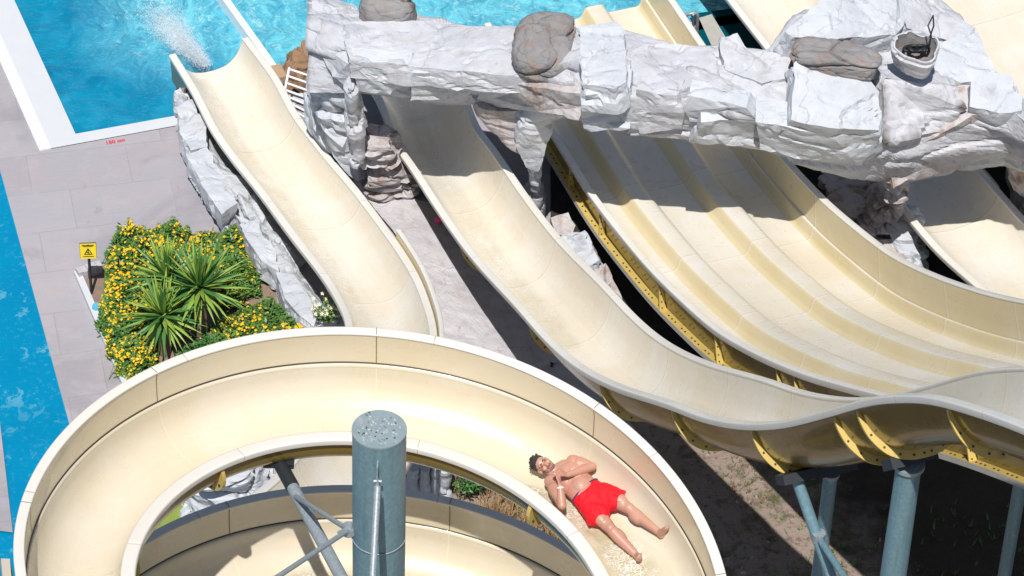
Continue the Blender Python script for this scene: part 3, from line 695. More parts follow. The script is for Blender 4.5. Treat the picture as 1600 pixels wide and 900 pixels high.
# printed depth marks
def text(name, body, loc, size, rz, mat, z=.006, ex=0):
    cu = bpy.data.curves.new(name, 'FONT'); cu.body = body; cu.size = size; cu.align_x = 'CENTER'; cu.align_y = 'CENTER'; cu.extrude = ex; cu.offset = .004
    o = bpy.data.objects.new(name, cu); COL.objects.link(o); 
    me = bpy.data.meshes.new_from_object(o.evaluated_get(bpy.context.evaluated_depsgraph_get())); bpy.data.objects.remove(o)
    me.materials.clear(); return link(name, me, mat)
M['red'] = simple('red_paint', (.62, .04, .09), .6)
ex_ = math.atan2(ux[1], ux[0])
o = text('depth_marking', '150 cm', None, .105, 0, M['red']); o.location = Vector(at(180, 221, .008)); o.rotation_euler = (0, 0, ex_); tag(o, 'red 150 cm painted on the paving below the pool edge', 'marking')
o = text('depth_marking', '150', None, .15, 0, M['red']); o.location = Vector(at(8, 86, .008)); o.rotation_euler = (0, 0, ex_+R(-90)); tag(o, 'red depth numbers painted beside the white pool kerb at the far left', 'marking')

# ------------------------------------------------------------------ rocks
def fdisp(p, sc, amp, seed=0.0, an=(.62, 1, 1.8)):
    q = Vector((p[0]*an[0], p[1]*an[1], p[2]*an[2]))*sc+Vector((seed, seed*1.7, -seed))
    q2 = q+noise.noise_vector(q*1.3)*.22
    ds, ps = noise.voronoi(q2)
    c = ps[0]; g = noise.cell_vector(c*7.31+Vector((.5, .5, .5))); g2 = noise.cell_vector(c*3.17+Vector((9.5, 2.5, .5)))
    e = ds[1]-ds[0]
    v = (g.x-.5)*.8+(g2-Vector((.5, .5, .5))).dot(q2-c)*1.5
    crack = -.55*max(0, 1-e*9)
    return (v+crack)*amp
def rock_grid(rows, name, mat, parent=None, step=.055, amp=.13, sc=1.5, closed=True, seed=0., fine=.014, label=None, cat=None, group=None, capends=True):
    """rows: polylines (world pts) of equal length; loft, refine, chisel"""
    Rw = [np.array(r, float) for r in rows]
    m = len(Rw[0])
    A = np.array(Rw)                         # nrow x m x 3
    if closed: A = np.concatenate([A, A[:1]], 0)
    lenv = max(np.linalg.norm(np.diff(A, axis=0), axis=2).sum(0)); lenu = max(np.linalg.norm(np.diff(A, axis=1), axis=2).sum(1))
    nv, nu = max(4, int(lenv/step)), max(4, int(lenu/step))
    # arclength-ish parameter
    def lin(P, n):
        d = np.r_[0, np.cumsum(np.mean(np.linalg.norm(np.diff(P, axis=0), axis=2), axis=1))]; q = np.linspace(0, d[-1], n)
        out = np.zeros((n,)+P.shape[1:])
        for a in range(P.shape[1]):
            for b in range(3): out[:, a, b] = np.interp(q, d, P[:, a, b])
        return out
    B = lin(A, nv); B = lin(B.transpose(1, 0, 2), nu).transpose(1, 0, 2)
    if closed: B = B[:-1]
    for _ in range(3):   # soften loft corners
        if closed: B = .5*B+.25*(np.roll(B, 1, 0)+np.roll(B, -1, 0))
        else: B[1:-1] = .5*B[1:-1]+.25*(B[:-2]+B[2:])
    dv = np.gradient(B, axis=0) if not closed else (np.roll(B, -1, 0)-np.roll(B, 1, 0)); du = np.gradient(B, axis=1)
    N = np.cross(du, dv); N /= np.maximum(np.linalg.norm(N, axis=2), 1e-9)[..., None]
    cen = B.mean(axis=0) if closed else None
    if closed:
        if ((B-cen)*N).sum() < 0: N = -N
    else:
        if N[..., 2].mean() < 0 : N = -N
    for _ in range(2):
        N[1:-1] = (N[:-2]+N[1:-1]*2+N[2:]); N /= np.maximum(np.linalg.norm(N, axis=2), 1e-9)[..., None]
    C_ = B.copy()
    for i in range(B.shape[0]):
        for j in range(B.shape[1]):
            p = B[i, j]; nn = N[i, j]
            d = fdisp(p, sc, amp, seed)+fdisp(p, sc*2.7, amp*.16, seed+5)
            d += fine*noise.noise(Vector(p)*6)*1.0+fine*.5*noise.noise(Vector(p)*17)
            C_[i, j] = p+nn*d
    mb = MB(); G_ = [list(r) for r in C_]
    if closed: G_ = G_+[G_[0]]
    mb.grid(G_, 0, False)
    if closed and capends:
        for e in (0, -1):
            ring = [C_[i, e] for i in range(C_.shape[0])]; cc = np.mean(ring, 0); k = len(ring)
            mb.add(ring+[cc], [(i, (i+1) % k, k) for i in range(k)])
    o = mb.build(name, M[mat], parent)
    if label: tag(o, label, cat or 'rock', group)
    return o
# --- arch beam, split in blocks along its length
def zadj(x): return -.75*min(1, max(0, (930-x)/200))-.45*min(1, max(0, (x-1330)/120))
def rowpts(px, zs): return [at(x, y, z+zadj(x)) for (x, y), z in zip(px, zs)]
X = [480, 560, 650, 760, 870, 980, 1060, 1130, 1200, 1240, 1330, 1420, 1500, 1570, 1660]
back = [0, 20, 22, 38, 36, 42, 66, 66, 76, 30, -40, -40, 20, 115, 215]
mid = [30, 55, 65, 80, 85, 90, 105, 110, 120, 95, 60, 60, 90, 160, 240]
rid = [60, 92, 102, 112, 128, 152, 160, 178, 185, 186, 188, 190, 195, 205, 250]
mf = [110, 125, 138, 148, 158, 188, 195, 208, 212, 222, 238, 250, 240, 235, 265]
bot = [150, 152, 166, 172, 180, 214, 220, 228, 240, 258, 280, 286, 268, 256, 280]
arch = empty('rock_arch', at(1000, 200, 0), 'long whitish artificial rock arch bridging over all the slides', 'rock arch')
zr = 4.45
rows = [rowpts(list(zip(X, back)), [4.35]*len(X)), rowpts(list(zip(X, mid)), [4.5]*4+[4.5]*6+[4.7]*5), rowpts(list(zip(X, rid)), [4.3]*len(X)),
        rowpts(list(zip(X, mf)), [3.85]*9+[3.75]*6), rowpts(list(zip(X, bot)), [3.45]*9+[3.2, 3.0, 2.8, 2.8, 2.8, 2.8])]
bb = [p+np.array([0, .9, .05]) for p in rows[-1]]; bt = [np.array([a[0], a[1]+.55, a[2]-1.0]) for a in rows[0]]
rows += [bb, bt]
rock_grid(rows, 'beam', 'rock', arch, .055, .10, .85, True, 3.0)
# --- slabs: a polygon traced on the face, raised
def slab(pts, thick, mat='rock_w', parent=arch, name='slab', seed=0, tilt=None, amp=.03, back=None, step=.07):
    """pts: (px,py,z) outline; solid with thickness thick away from the viewer-side normal"""
    P3 = [at(q[0], q[1], q[2]+(zadj(q[0]) if parent is not None and q[2] > 2.9 else 0)-(.10 if q[2] > 4.5 else 0)) for q in pts]; c = np.mean(P3, 0)
    # fit normal
    u, s, vt = np.linalg.svd(np.array(P3)-c); nrm = vt[2]; nrm = nrm if nrm@(CAM-c) > 0 else -nrm
    bm = bmesh.new(); vs = [bm.verts.new(p) for p in P3]; f = bm.faces.new(vs)
    ext = bmesh.ops.extrude_face_region(bm, geom=[f]); nv = [g for g in ext['geom'] if isinstance(g, bmesh.types.BMVert)]
    for v in nv: v.co += Vector(-nrm*thick)+Vector((v.co-Vector(c))*.04)
    bmesh.ops.triangulate(bm, faces=bm.faces[:])
    for _ in range(7):
        ed = [e for e in bm.edges if e.calc_length() > step*1.6]
        if not ed: break
        bmesh.ops.subdivide_edges(bm, edges=ed, cuts=1); bmesh.ops.triangulate(bm, faces=[f for f in bm.faces if len(f.verts) > 3])
    bm.normal_update()
    mv = []
    for v in bm.verts:
        p = v.co; d = fdisp(p, 1.7, amp*1.5, seed)+fdisp(p, 5.0, amp*.22, seed+3)+amp*.35*noise.noise(p*7+Vector((seed, 0, 0)))
        w = noise.noise_vector(p*3.1+Vector((seed, 3, 1)))*amp*.9
        mv.append(v.normal*d+w)
    for v, m in zip(bm.verts, mv): v.co += m
    bmesh.ops.recalc_face_normals(bm, faces=bm.faces[:])
    me = bpy.data.meshes.new(name); bm.to_mesh(me); bm.free(); return link(name, me, M[mat], parent)
slab([(532, 30, 4.62), (660, 34, 4.62), (800, 42, 4.62), (900, 40, 4.62), (915, 90, 4.62), (800, 118, 4.55), (640, 104, 4.55), (545, 92, 4.55)], .35, 'rock', seed=1)
slab([(905, 42, 4.80), (965, 34, 4.8), (978, 48, 4.8), (978, 128, 4.7), (960, 138, 4.7), (908, 132, 4.7)], .45, 'rock_w', seed=2)
slab([(545, 98, 4.42), (640, 106, 4.42), (632, 135, 4.0), (610, 150, 3.8), (560, 140, 3.8)], .3, 'rock_w', seed=3)
slab([(645, 112, 4.38), (760, 122, 4.38), (800, 128, 4.3), (795, 150, 3.95), (720, 160, 3.75), (640, 158, 3.75)], .3, 'rock', seed=4)
slab([(800, 130, 4.3), (905, 148, 4.2), (912, 168, 3.9), (905, 186, 3.75), (840, 172, 3.75), (790, 150, 3.9)], .2, 'rock_b', seed=5)
slab([(915, 148, 4.45), (985, 138, 4.45), (992, 170, 4.0), (985, 200, 3.75), (915, 205, 3.55), (908, 185, 3.8)], .35, 'rock_w', seed=6)
slab([(995, 140, 4.45), (1060, 150, 4.45), (1070, 175, 4.2), (1065, 200, 3.8), (1000, 208, 3.6), (990, 175, 4.0)], .3, 'rock', seed=7)
slab([(1075, 150, 4.5), (1165, 168, 4.5), (1180, 185, 4.3), (1080, 195, 3.9), (1068, 175, 4.2)], .3, 'rock_w', seed=8)
slab([(1095, 192, 4.15), (1178, 185, 4.2), (1180, 226, 3.6), (1135, 228, 3.55), (1078, 222, 3.55)], .3, 'rock_w', seed=9)
slab([(1183, 190, 4.3), (1300, 212, 4.3), (1372, 212, 4.3), (1378, 235, 3.9), (1345, 262, 3.5), (1260, 250, 3.5), (1185, 235, 3.6)], .4, 'rock_w', seed=10)
slab([(1240, 98, 5.05), (1262, 86, 5.05), (1350, 112, 5.05), (1372, 145, 4.9), (1376, 205, 4.5), (1300, 200, 4.5), (1236, 188, 4.5)], .5, 'rock_w', seed=11)
slab([(1228, 48, 5.1), (1290, -10, 5.3), (1400, -20, 5.3), (1430, 10, 5.2), (1400, 55, 5.1), (1300, 62, 5.1), (1240, 58, 5.1)], .5, 'rock_w', seed=12)
slab([(1405, -15, 5.25), (1455, -5, 5.2), (1495, 28, 5.1), (1530, 52, 5.0), (1532, 80, 4.9), (1470, 60, 5.0), (1415, 45, 5.1)], .5, 'rock', seed=13)
slab([(1465, 62, 5.1), (1528, 50, 5.0), (1548, 90, 4.9), (1560, 118, 4.8), (1500, 130, 4.8), (1460, 110, 4.9)], .4, 'rock_w', seed=14)
slab([(1515, 125, 5.0), (1545, 113, 5.0), (1580, 120, 5.0), (1600, 150, 4.9), (1598, 172, 4.8), (1560, 178, 4.75), (1515, 165, 4.8)], .4, 'rock_w', seed=15)
slab([(1380, 120, 4.9), (1500, 135, 4.9), (1510, 170, 4.7), (1480, 205, 4.2), (1430, 240, 3.6), (1380, 225, 4.1)], .4, 'rock', seed=16)
slab([(1440, 225, 4.0), (1520, 178, 4.6), (1600, 180, 4.5), (1612, 235, 3.4), (1545, 258, 3.0), (1420, 282, 2.8), (1395, 296, 2.7), (1390, 260, 3.3)], .5, 'rock_b', seed=17)
slab([(1125, 55, 4.75), (1150, 52, 4.8), (1170, 78, 4.7), (1240, 85, 4.7), (1232, 120, 4.5), (1190, 130, 4.5), (1130, 108, 4.5)], .4, 'rock', seed=18)
slab([(1020, 66, 4.55), (1115, 74, 4.6), (1125, 120, 4.5), (1060, 140, 4.5), (985, 130, 4.4), (985, 80, 4.5)], .3, 'rock', seed=19)
slab([(489, 0, 4.5), (525, 12, 4.6), (535, 40, 4.6), (545, 100, 4.2), (548, 145, 3.6), (520, 120, 3.9), (487, 60, 4.3)], .4, 'rock', seed=20)
slab([(487, 62, 4.0), (505, 85, 3.8), (530, 130, 3.5), (545, 160, 3.2), (530, 165, 3.1), (500, 130, 3.4), (487, 100, 3.7)], .35, 'rock_w', seed=21)
# --- legs as lofted rings (left x, right x, y, z, depth)
def leg(rings, name, mat, parent=None, seed=0, amp=.12, sc=1.6, label=None, cat=None, group=None, n=14):
    rws = []
    for (xa, xb, y, z, dp) in rings:
        a, b = at(xa, y, z), at(xb, y, z); c = (a+b)/2; e = (b-a)/2; f_ = np.array([-e[1], e[0], 0]); f_ = f_/np.linalg.norm(f_)*dp/2
        if f_[1] < 0: f_ = -f_
        c = c+f_; rr = []
        for k in range(n):
            t = 2*math.pi*k/n; cs, sn = math.cos(t), math.sin(t); cs = math.copysign(abs(cs)**.6, cs); sn = math.copysign(abs(sn)**.6, sn)
            rr.append(c+e*cs+f_*sn)
        rws.append(rr)
    A = [[rws[i][k] for i in range(len(rws))] for k in range(n)]
    return rock_grid(A, name, mat, parent, .055, amp, sc, True, seed, label=label, cat=cat, group=group)
leg([(492, 556, 110, 3.0, 1.0), (490, 556, 160, 2.5, 1.0), (498, 562, 205, 1.8, 1.0), (520, 572, 250, 1.1, 1.0), (548, 590, 300, .3, 1.0), (560, 600, 330, -.1, 1.0)], 'arch_leg', 'rock_w', arch, 4, .12, 1.0)
leg([(540, 556, 145, 3.2, .5), (540, 562, 180, 2.6, .5), (542, 572, 230, 1.8, .6), (548, 575, 265, 1.2, .6)], 'arch_leg', 'rock', arch, 8, .07, 1.3)
leg([(565, 618, 235, 1.6, .7), (540, 628, 270, .9, .9), (560, 650, 305, .35, .9), (570, 652, 325, -.05, .9)], 'boulder', 'rock_b', None, 9, .14, 2.2, 'pinkish faceted boulder between the left slide and the arch leg', 'boulder')
leg([(826, 905, 176, 3.2, .9), (808, 872, 200, 2.8, .8), (802, 858, 230, 2.3, .7), (815, 850, 258, 1.9, .6), (826, 846, 290, 1.3, .6), (824, 850, 345, .2, .7)], 'arch_leg', 'rock_w', arch, 11, .10, 1.15)
slab([(812, 200, 2.75), (845, 192, 2.9), (862, 205, 2.7), (852, 240, 2.2), (842, 272, 1.7), (822, 262, 1.8), (803, 228, 2.3)], .3, 'rock_w', arch, 'slab', 71, amp=.02)
leg([(738, 830, 172, 2.9, .6), (752, 836, 200, 2.5, .6), (785, 840, 232, 2.1, .6), (812, 842, 250, 1.9, .5)], 'arch_leg', 'rock_b', arch, 13, .06, 1.1)
leg([(1330, 1420, 262, 3.0, .9), (1375, 1425, 290, 2.6, .8), (1385, 1420, 310, 2.2, .7), (1365, 1415, 335, 1.5, .8), (1350, 1412, 360, .9, .9)], 'arch_leg', 'rock_b', arch, 15, .12, 2.0)
leg([(1568, 1640, 235, 3.0, .9), (1575, 1640, 270, 2.2, .9), (1590, 1650, 310, 1.3, .9), (1600, 1660, 350, .3, .9)], 'arch_leg', 'rock_b', arch, 17, .12, 2.0)
leg([(1284, 1360, 318, 1.3, .8), (1300, 1400, 350, .9, .9), (1340, 1442, 400, .6, 1.0), (1380, 1455, 450, .2, 1.0), (1400, 1470, 490, -.1, .9)], 'boulder', 'rock_b', None, 19, .17, 2.4, 'broken pinkish boulders with rust stains between racing slide and wide right slide', 'boulder')
leg([(1370, 1410, 330, 1.2, .5), (1385, 1440, 365, .9, .6), (1405, 1448, 420, .5, .6), (1415, 1452, 455, .1, .6)], 'boulder', 'rock_w', None, 23, .10, 2.6, 'whitish cracked boulder leaning against the wide right slide', 'boulder')
# blocks between wavy and racing slide
slab([(862, 340, .6), (888, 334, .6), (896, 352, .5), (886, 372, .4), (868, 362, .4)], .5, 'rock_b', None, 'stone_block', 31, amp=.04)
tag(bpy.context.scene.objects['stone_block'], 'small pinkish stone block, uppermost between wavy slide and racing slide', 'stone')
o = slab([(872, 372, .55), (912, 356, .6), (928, 382, .5), (938, 408, .4), (918, 418, .35), (890, 400, .4)], .6, 'rock_w', None, 'stone_block', 33, amp=.05); tag(o, 'flat whitish stone block between wavy slide and racing slide', 'stone')
o = slab([(925, 420, .3), (945, 412, .35), (975, 470, .3), (992, 500, .2), (975, 500, .2)], .5, 'rock_b', None, 'stone_block', 35, amp=.04); tag(o, 'long dull stone lying lowest between wavy slide and racing slide', 'stone')
# rocks beneath the left slide
e_out = [(272, 168), (276, 195), (288, 238), (316, 290), (340, 305), (368, 332), (381, 377), (412, 400), (424, 447), (444, 477), (468, 500), (486, 530)]
r0 = [at(x, y, 0) for x, y in e_out]
r1 = [at(x+7, y-30+4*(i % 3), .42+.12*(i % 2)) for i, (x, y) in enumerate(e_out)]
r2 = [at(x+34, y-30, .36 if i > 2 else .2) for i, (x, y) in enumerate(e_out)]; r3 = [at(x+60, y-20, .0) for x, y in e_out]; r4 = [at(x+60, y+10, -.15) for x, y in e_out]
low = empty('rock_border', at(380, 380, 0), 'low whitish rock border running along the near side of the left slide', 'rock border')
rock_grid([r0, r1, r2, r3, r4], 'rock_body', 'rock_w', low, .05, .10, 1.6, True, 41)
for k, pp in enumerate([[(275, 168), (300, 158), (320, 192), (324, 228), (298, 236), (280, 205)], [(292, 243), (324, 231), (350, 272), (368, 318), (346, 335), (318, 292)],
                        [(366, 335), (392, 340), (432, 392), (436, 425), (408, 405), (384, 368)], [(432, 425), (460, 430), (498, 488), (492, 512), (468, 495), (446, 465)]]):
    slab([(x, y, .55) for x, y in pp], .4, 'rock_w', low, 'slab', 81+k, amp=.03)
for k, (x, y, r_) in enumerate([(300, 200, .28), (318, 262, .36), (352, 318, .30), (398, 372, .32), (440, 430, .36), (478, 492, .3)]):
    pass
# rocks and ledge between slides
slab([(492, 108, 2.75), (515, 118, 2.65), (540, 165, 2.1), (552, 200, 1.8), (535, 232, 1.5), (505, 205, 1.75), (488, 160, 2.3)], .4, 'rock_w', arch, 'slab', 61, amp=.02)
slab([(508, 212, 1.5), (540, 225, 1.4), (556, 250, 1.1), (560, 285, .7), (545, 275, .8), (520, 245, 1.1)], .4, 'rock_w', arch, 'slab', 62, amp=.02)
slab([(488, 150, 1.9), (520, 165, 1.6), (545, 215, 1.2), (545, 250, 1.0), (515, 240, 1.0), (490, 200, 1.4)], .5, 'rock_w', arch, 'slab', 43)
slab([(470, 175, .7), (500, 195, .7), (545, 255, .6), (560, 300, .35), (530, 280, .3), (490, 225, .4)], .5, 'rock_w', None, 'stone_block', 45); tag(S.objects['stone_block.003'], 'pale stone slab leaning at the foot of the arch beside the left slide', 'stone')
rr0 = [at(x, y, .05) for x, y in [(555, 292), (640, 296), (700, 330), (740, 400)]]
ledge = [[at(x, y, z) for x, y, z in row] for row in (
    [(575, 312, .12), (620, 300, .16), (680, 318, .10), (740, 350, .05)],
    [(615, 360, .14), (660, 370, .12), (720, 400, .08), (790, 430, .02)],
    [(655, 420, .12), (700, 430, .12), (760, 460, .06), (860, 500, .02)],
    [(680, 480, .12), (730, 490, .12), (800, 520, .05), (930, 590, .02)],
    [(680, 560, .10), (760, 560, .10), (850, 590, .04), (1000, 680, .02)],
    [(680, 640, .05), (760, 650, .08), (850, 680, .04), (1000, 760, .02)])]
M['rock_g'] = mat_rock('ledge_rock', (.45, .43, .45), (.53, .51, .53), (.36, .31, .30), .5)
o = rock_grid(ledge, 'rock_ledge', 'rock_g', None, .06, .03, .9, False, 51, fine=.012, label='flat grey rock ledge between the left slide and the wavy slide', cat='rock ledge')
# brown rock by the ladder
leg([(455, 498, 108, .35, .7), (440, 500, 130, .1, .8), (430, 500, 160, -.2, .8)], 'boulder', 'rock_br', None, 61, .08, 2.5, 'brown boulder at the pool edge behind the white ladder', 'boulder')
leg([(1575, 1640, 215, 1.6, .7), (1580, 1650, 300, .8, .8), (1600, 1660, 360, .1, .8)], 'boulder', 'rock_b', None, 63, .14, 2.2, 'mottled boulder at the right edge beyond the wide slide', 'boulder')

# --- bowls on the arch
def bowl(px, py, z, rx, ry, dep, tilt, label, mat='rock_d', rot=0, flat=True):
    c = Vector(at(px, py, z)); o = empty('capstone' if flat else 'rock_bowl', c, label, 'stone' if flat else 'bowl', 'dark stones set on the rock arch' if flat else None)
    Rm = Matrix.Rotation(rot, 3, 'Z') @ Matrix.Rotation(tilt, 3, 'X')
    NS = 110
    def ring(r, h, j=.06):
        out = []
        for k in range(NS):
            t = 2*math.pi*k/NS; sq = (abs(math.cos(t))**4+abs(math.sin(t))**4)**-.16; a = Vector((rx*r*sq*math.cos(t), ry*r*sq*math.sin(t), h)); a += noise.noise_vector(Vector((px*.1, math.cos(t)*1.1, math.sin(t)*1.1)))*j*1.6
            p_ = c+Rm@a; nn = Vector((math.cos(t), math.sin(t), .5)).normalized() if r > .9 else Vector((0, 0, .6))
            p_ += nn*(fdisp(p_, 1.8, .035, px)+.008*noise.noise(p_*14)); out.append(p_)
        return out
    mb = MB(); mb.grid([ring(.80+.22*math.sin(q), -dep*1.3*(1-q/1.571)) for q in np.linspace(0, 1.5, 9)]+[ring(1.0, .0), ring(.93, .0)], 0, False, closed=True); mb.build('shell', M['rock_g2' if flat else 'rock'], o)
    prs = [(.93, 0), (.86, .018), (.7, .03), (.5, .035), (.3, .03), (.12, .035), (.02, .03)] if flat else [(.93, 0), (.91, -.12), (.88, -.3), (.84, -.5), (.78, -.7), (.68, -.88), (.56, -.97), (.42, -1.02), (.28, -1.05), (.14, -1.06), (.02, -1.07)]
    mb = MB(); mb.grid([ring(r_, h_*(1 if flat else dep)) for r_, h_ in prs], 0, False, closed=True); mb.build('face' if flat else 'basin', M[mat], o)
    return o
M['rock_g2'] = mat_rock('bowl_rim_rock', (.27, .275, .29), (.40, .40, .42), (.30, .22, .18), .6)
def stone(px, py, z, rx, ry, rz, rot, label, seed, tilt=0):
    c = Vector(at(px, py, z)); bm = bmesh.new(); bmesh.ops.create_icosphere(bm, subdivisions=6, radius=1)
    Rm = Matrix.Rotation(rot, 3, 'Z') @ Matrix.Rotation(tilt, 3, 'X')
    for v in bm.verts:
        n0 = v.co.normalized(); k = (abs(n0.x)**3+abs(n0.y)**3+abs(n0.z)**3)**(-1/3)
        p = Vector((n0.x*rx*k, n0.y*ry*k, n0.z*rz*k*(.85 if n0.z > 0 else 1))); w_ = c+Rm@p
        w_ += (Rm@n0)*(fdisp(w_, 1.15, .10, seed)+fdisp(w_, 5.5, .018, seed+2)+.014*noise.noise(w_*9)); v.co = w_
    me = bpy.data.meshes.new('capstone'); bm.to_mesh(me); bm.free()
    for pl in me.polygons: pl.use_smooth = True
    o = link('capstone', me, M['rock_d']); tag(o, label, 'stone', 'dark stones set on the rock arch')
stone(851, 74, 4.22, .44, .56, .34, R(-6), 'big rounded grey brown stone set on the middle of the rock arch', 3, R(12))
stone(606, 10, 3.75, .40, .36, .38, R(4), 'squarish dark stone with a brown face on the arch above the wavy slide', 8)
stone(1304, 90, 4.95, .66, .30, .26, R(-14), 'long dark stone tucked behind a pale slab on the right of the arch', 14)
b4 = bowl(1432, 74, 5.13, .33, .24, .30, R(10), 'small pale stone bowl with a black cable coiled in it', mat='rock_d', flat=False)
mb = MB(); pc_ = []
for k in range(90):
    t = k/89*6*math.pi; q = at(1432+14*math.cos(t)+6*math.cos(t*.37), 76+5*math.sin(t), 5.02+.03*math.sin(3*t)); pc_.append(q)
mb.tube(pc_, .022, 8); mb.tube([pc_[-1], at(1452, 72, 5.2), at(1455, 55, 5.4), at(1450, 40, 5.5), at(1458, 24, 5.6), at(1459, 40, 5.45), at(1453, 58, 5.3)], .012, 6)
tag(mb.build('cable', M['dark_steel']), 'black cable coiled in the small bowl with its end sticking up', 'cable')

# ------------------------------------------------------------------ pool ladder / rails
def rail_thing(): 
    o = empty('pool_ladder', at(465, 150, 0), 'white metal pool ladder laid beside the left slide', 'ladder')
    A0, A1 = at(452, 106, .75), at(443, 150, .55); B0, B1 = at(500, 128, .75), at(500, 205, .5)
    mb = MB(); mb.tube([A0, A1, at(455, 178, .4)], .022, 8); mb.build('side_rail', M['white_metal'], o)
    for k in range(7):
        f_ = k/6; a = np.array(at(452-8*min(1, f_*2)+14*max(0, f_-.5)*2, 108+f_*64, .72-.3*f_)); b = at(494, 122+f_*72, .72-.3*f_)
        mb = MB(); mb.tube([a, b], .019, 8); mb.build('rung', M['white_metal'], o)
rail_thing()
# steel rail and channel beyond the arch
o = empty('handrail', at(1085, 50, 0), 'grey steel handrail standing at the pool edge beyond the racing slide', 'handrail')
mb = MB(); mb.tube([at(1068, 26, .9), at(1076, 22, 1.0), at(1088, 20, 1.0), at(1090, 24, .95), at(1088, 60, .3), at(1090, 70, 0)], .03, 10); mb.build('rail', M['galv'], o)
mb = MB(); mb.tube([at(1083, 22, 1.0), at(1083, 45, .5), at(1086, 66, 0)], .025, 10); mb.build('post', M['galv'], o)
tri('channel_floor', [[at(1092, 28, .02), at(1112, 22, .02), at(1135, 60, .02), at(1118, 85, .02)]], M['lip'])
tri('channel', [[at(1078, 22, .012), at(1150, 12, .012), at(1200, 90, .012), at(1112, 100, .012)]], simple('dark_teal', (.0, .07, .10), .2))

# ------------------------------------------------------------------ warning sign
o = empty('warning_sign', at(143, 461, 0), 'small yellow warning sign on a black post at the planter corner', 'sign')
b_ = at(143, 461, 0); mb = MB(); mb.tube([b_, b_+[-.0, 0, 1.02]], .022, 10); mb.build('post', M['dark_steel'], o)
RZ = Matrix.Rotation(R(6), 3, 'Z') @ Matrix.Rotation(R(-8), 3, 'X')
bc = Vector(b_)+Vector((0, -.03, .90)); mb = MB(); mb.box(bc, (.235, .012, .26), RZ)
mb.build('board', simple('sign_yellow', (.85, .62, .02), .4, 0, .05), o)
mb = MB(); mb.box(bc+RZ@Vector((0, .012, .004)), (.245, .010, .27), RZ); mb.build('board_frame', M['dark_steel'], o)
ms = M['dark_steel']
mb = MB()
mb.box(bc+RZ@Vector((0, -.008, .105)), (.18, .004, .014), RZ); mb.box(bc+RZ@Vector((0, -.008, .085)), (.14, .004, .008), RZ)
for a in (0, 1, 2):
    p = [Vector((-.055, -.009, -.05)), Vector((.055, -.009, -.05)), Vector((0, -.009, .05))]; mb.tube([bc+RZ@p[a], bc+RZ@p[(a+1) % 3]], .006, 6)
mb.tube([bc+RZ@Vector((0, -.009, .025)), bc+RZ@Vector((0, -.009, -.02))], .007, 6); mb.tube([bc+RZ@Vector((.02, -.009, -.035)), bc+RZ@Vector((-.025, -.009, -.01))], .006, 6)
mb.box(bc+RZ@Vector((0, -.008, -.09)), (.16, .004, .010), RZ); mb.build('pictogram', ms, o)
mb = MB(); q = at(151, 484, .06); mb.tube([q, q+[0, 0, .09]], [.075, .06], 20); tag(mb.build('valve_cover', simple('cyan_plastic', (.1, .42, .62), .4)), 'small round blue cover beside the flower bed kerb', 'cover')
mb = MB()
q = at(686, 343, .15)
bm = bmesh.new(); bmesh.ops.create_icosphere(bm, subdivisions=3, radius=.065)
for v in bm.verts: v.co += Vector(q)
me = bpy.data.meshes.new('ball'); bm.to_mesh(me); bm.free()
for pl in me.polygons: pl.use_smooth = True
o = link('ball', me, simple('pink_ball', (.75, .05, .18), .35)); tag(o, 'small pink ball on the ledge in the wavy slide\'s shadow', 'ball')

# ------------------------------------------------------------------ planter bed
bed = [(121, 432), (168, 412), (230, 372), (342, 362), (396, 378), (430, 400), (432, 470), (490, 540), (560, 640), (250, 700), (196, 606)]
M['soil'] = simple('soil', (.24, .17, .13), .95, 0, .35, 7, .6)
poly('flower_bed', bed, M['soil'], .03)
kb = [(121, 430), (196, 604), (230, 680)]
mb = MB(); a = [at(x, y, 0) for x, y in kb]
for p, q in zip(a[:-1], a[1:]):
    d_ = (q-p)/np.linalg.norm(q-p); n_ = np.array([-d_[1], d_[0], 0])*.05; mb.add([p-n_, p+n_, q+n_, q-n_]+[x+[0, 0, .10] for x in (p-n_, p+n_, q+n_, q-n_)], [(4, 5, 6, 7), (0, 1, 5, 4), (1, 2, 6, 5), (2, 3, 7, 6), (3, 0, 4, 7)])
tag(mb.build('bed_kerb', M['cope']), 'pale stone kerb along the left side of the flower bed', 'kerb')
mb = MB()
for (x0, y0), (x1, y1) in (((121, 430), (158, 418)), ((342, 390), (394, 376))):
    a, b = at(x0, y0, .08), at(x1, y1, .08)
    for k in range(5):
        f0, f1 = k/5, (k+.94)/5; p, q = a+(b-a)*f0, a+(b-a)*f1; mb.box((p+q)/2+[0, 0, .02*random.random()], (np.linalg.norm(q-p), .14, .16), Matrix.Rotation(math.atan2((b-a)[1], (b-a)[0]), 3, 'Z'))
tag(mb.build('bed_wall', M['rock_g']), 'low weathered stone edging at the back of the flower bed', 'edging')
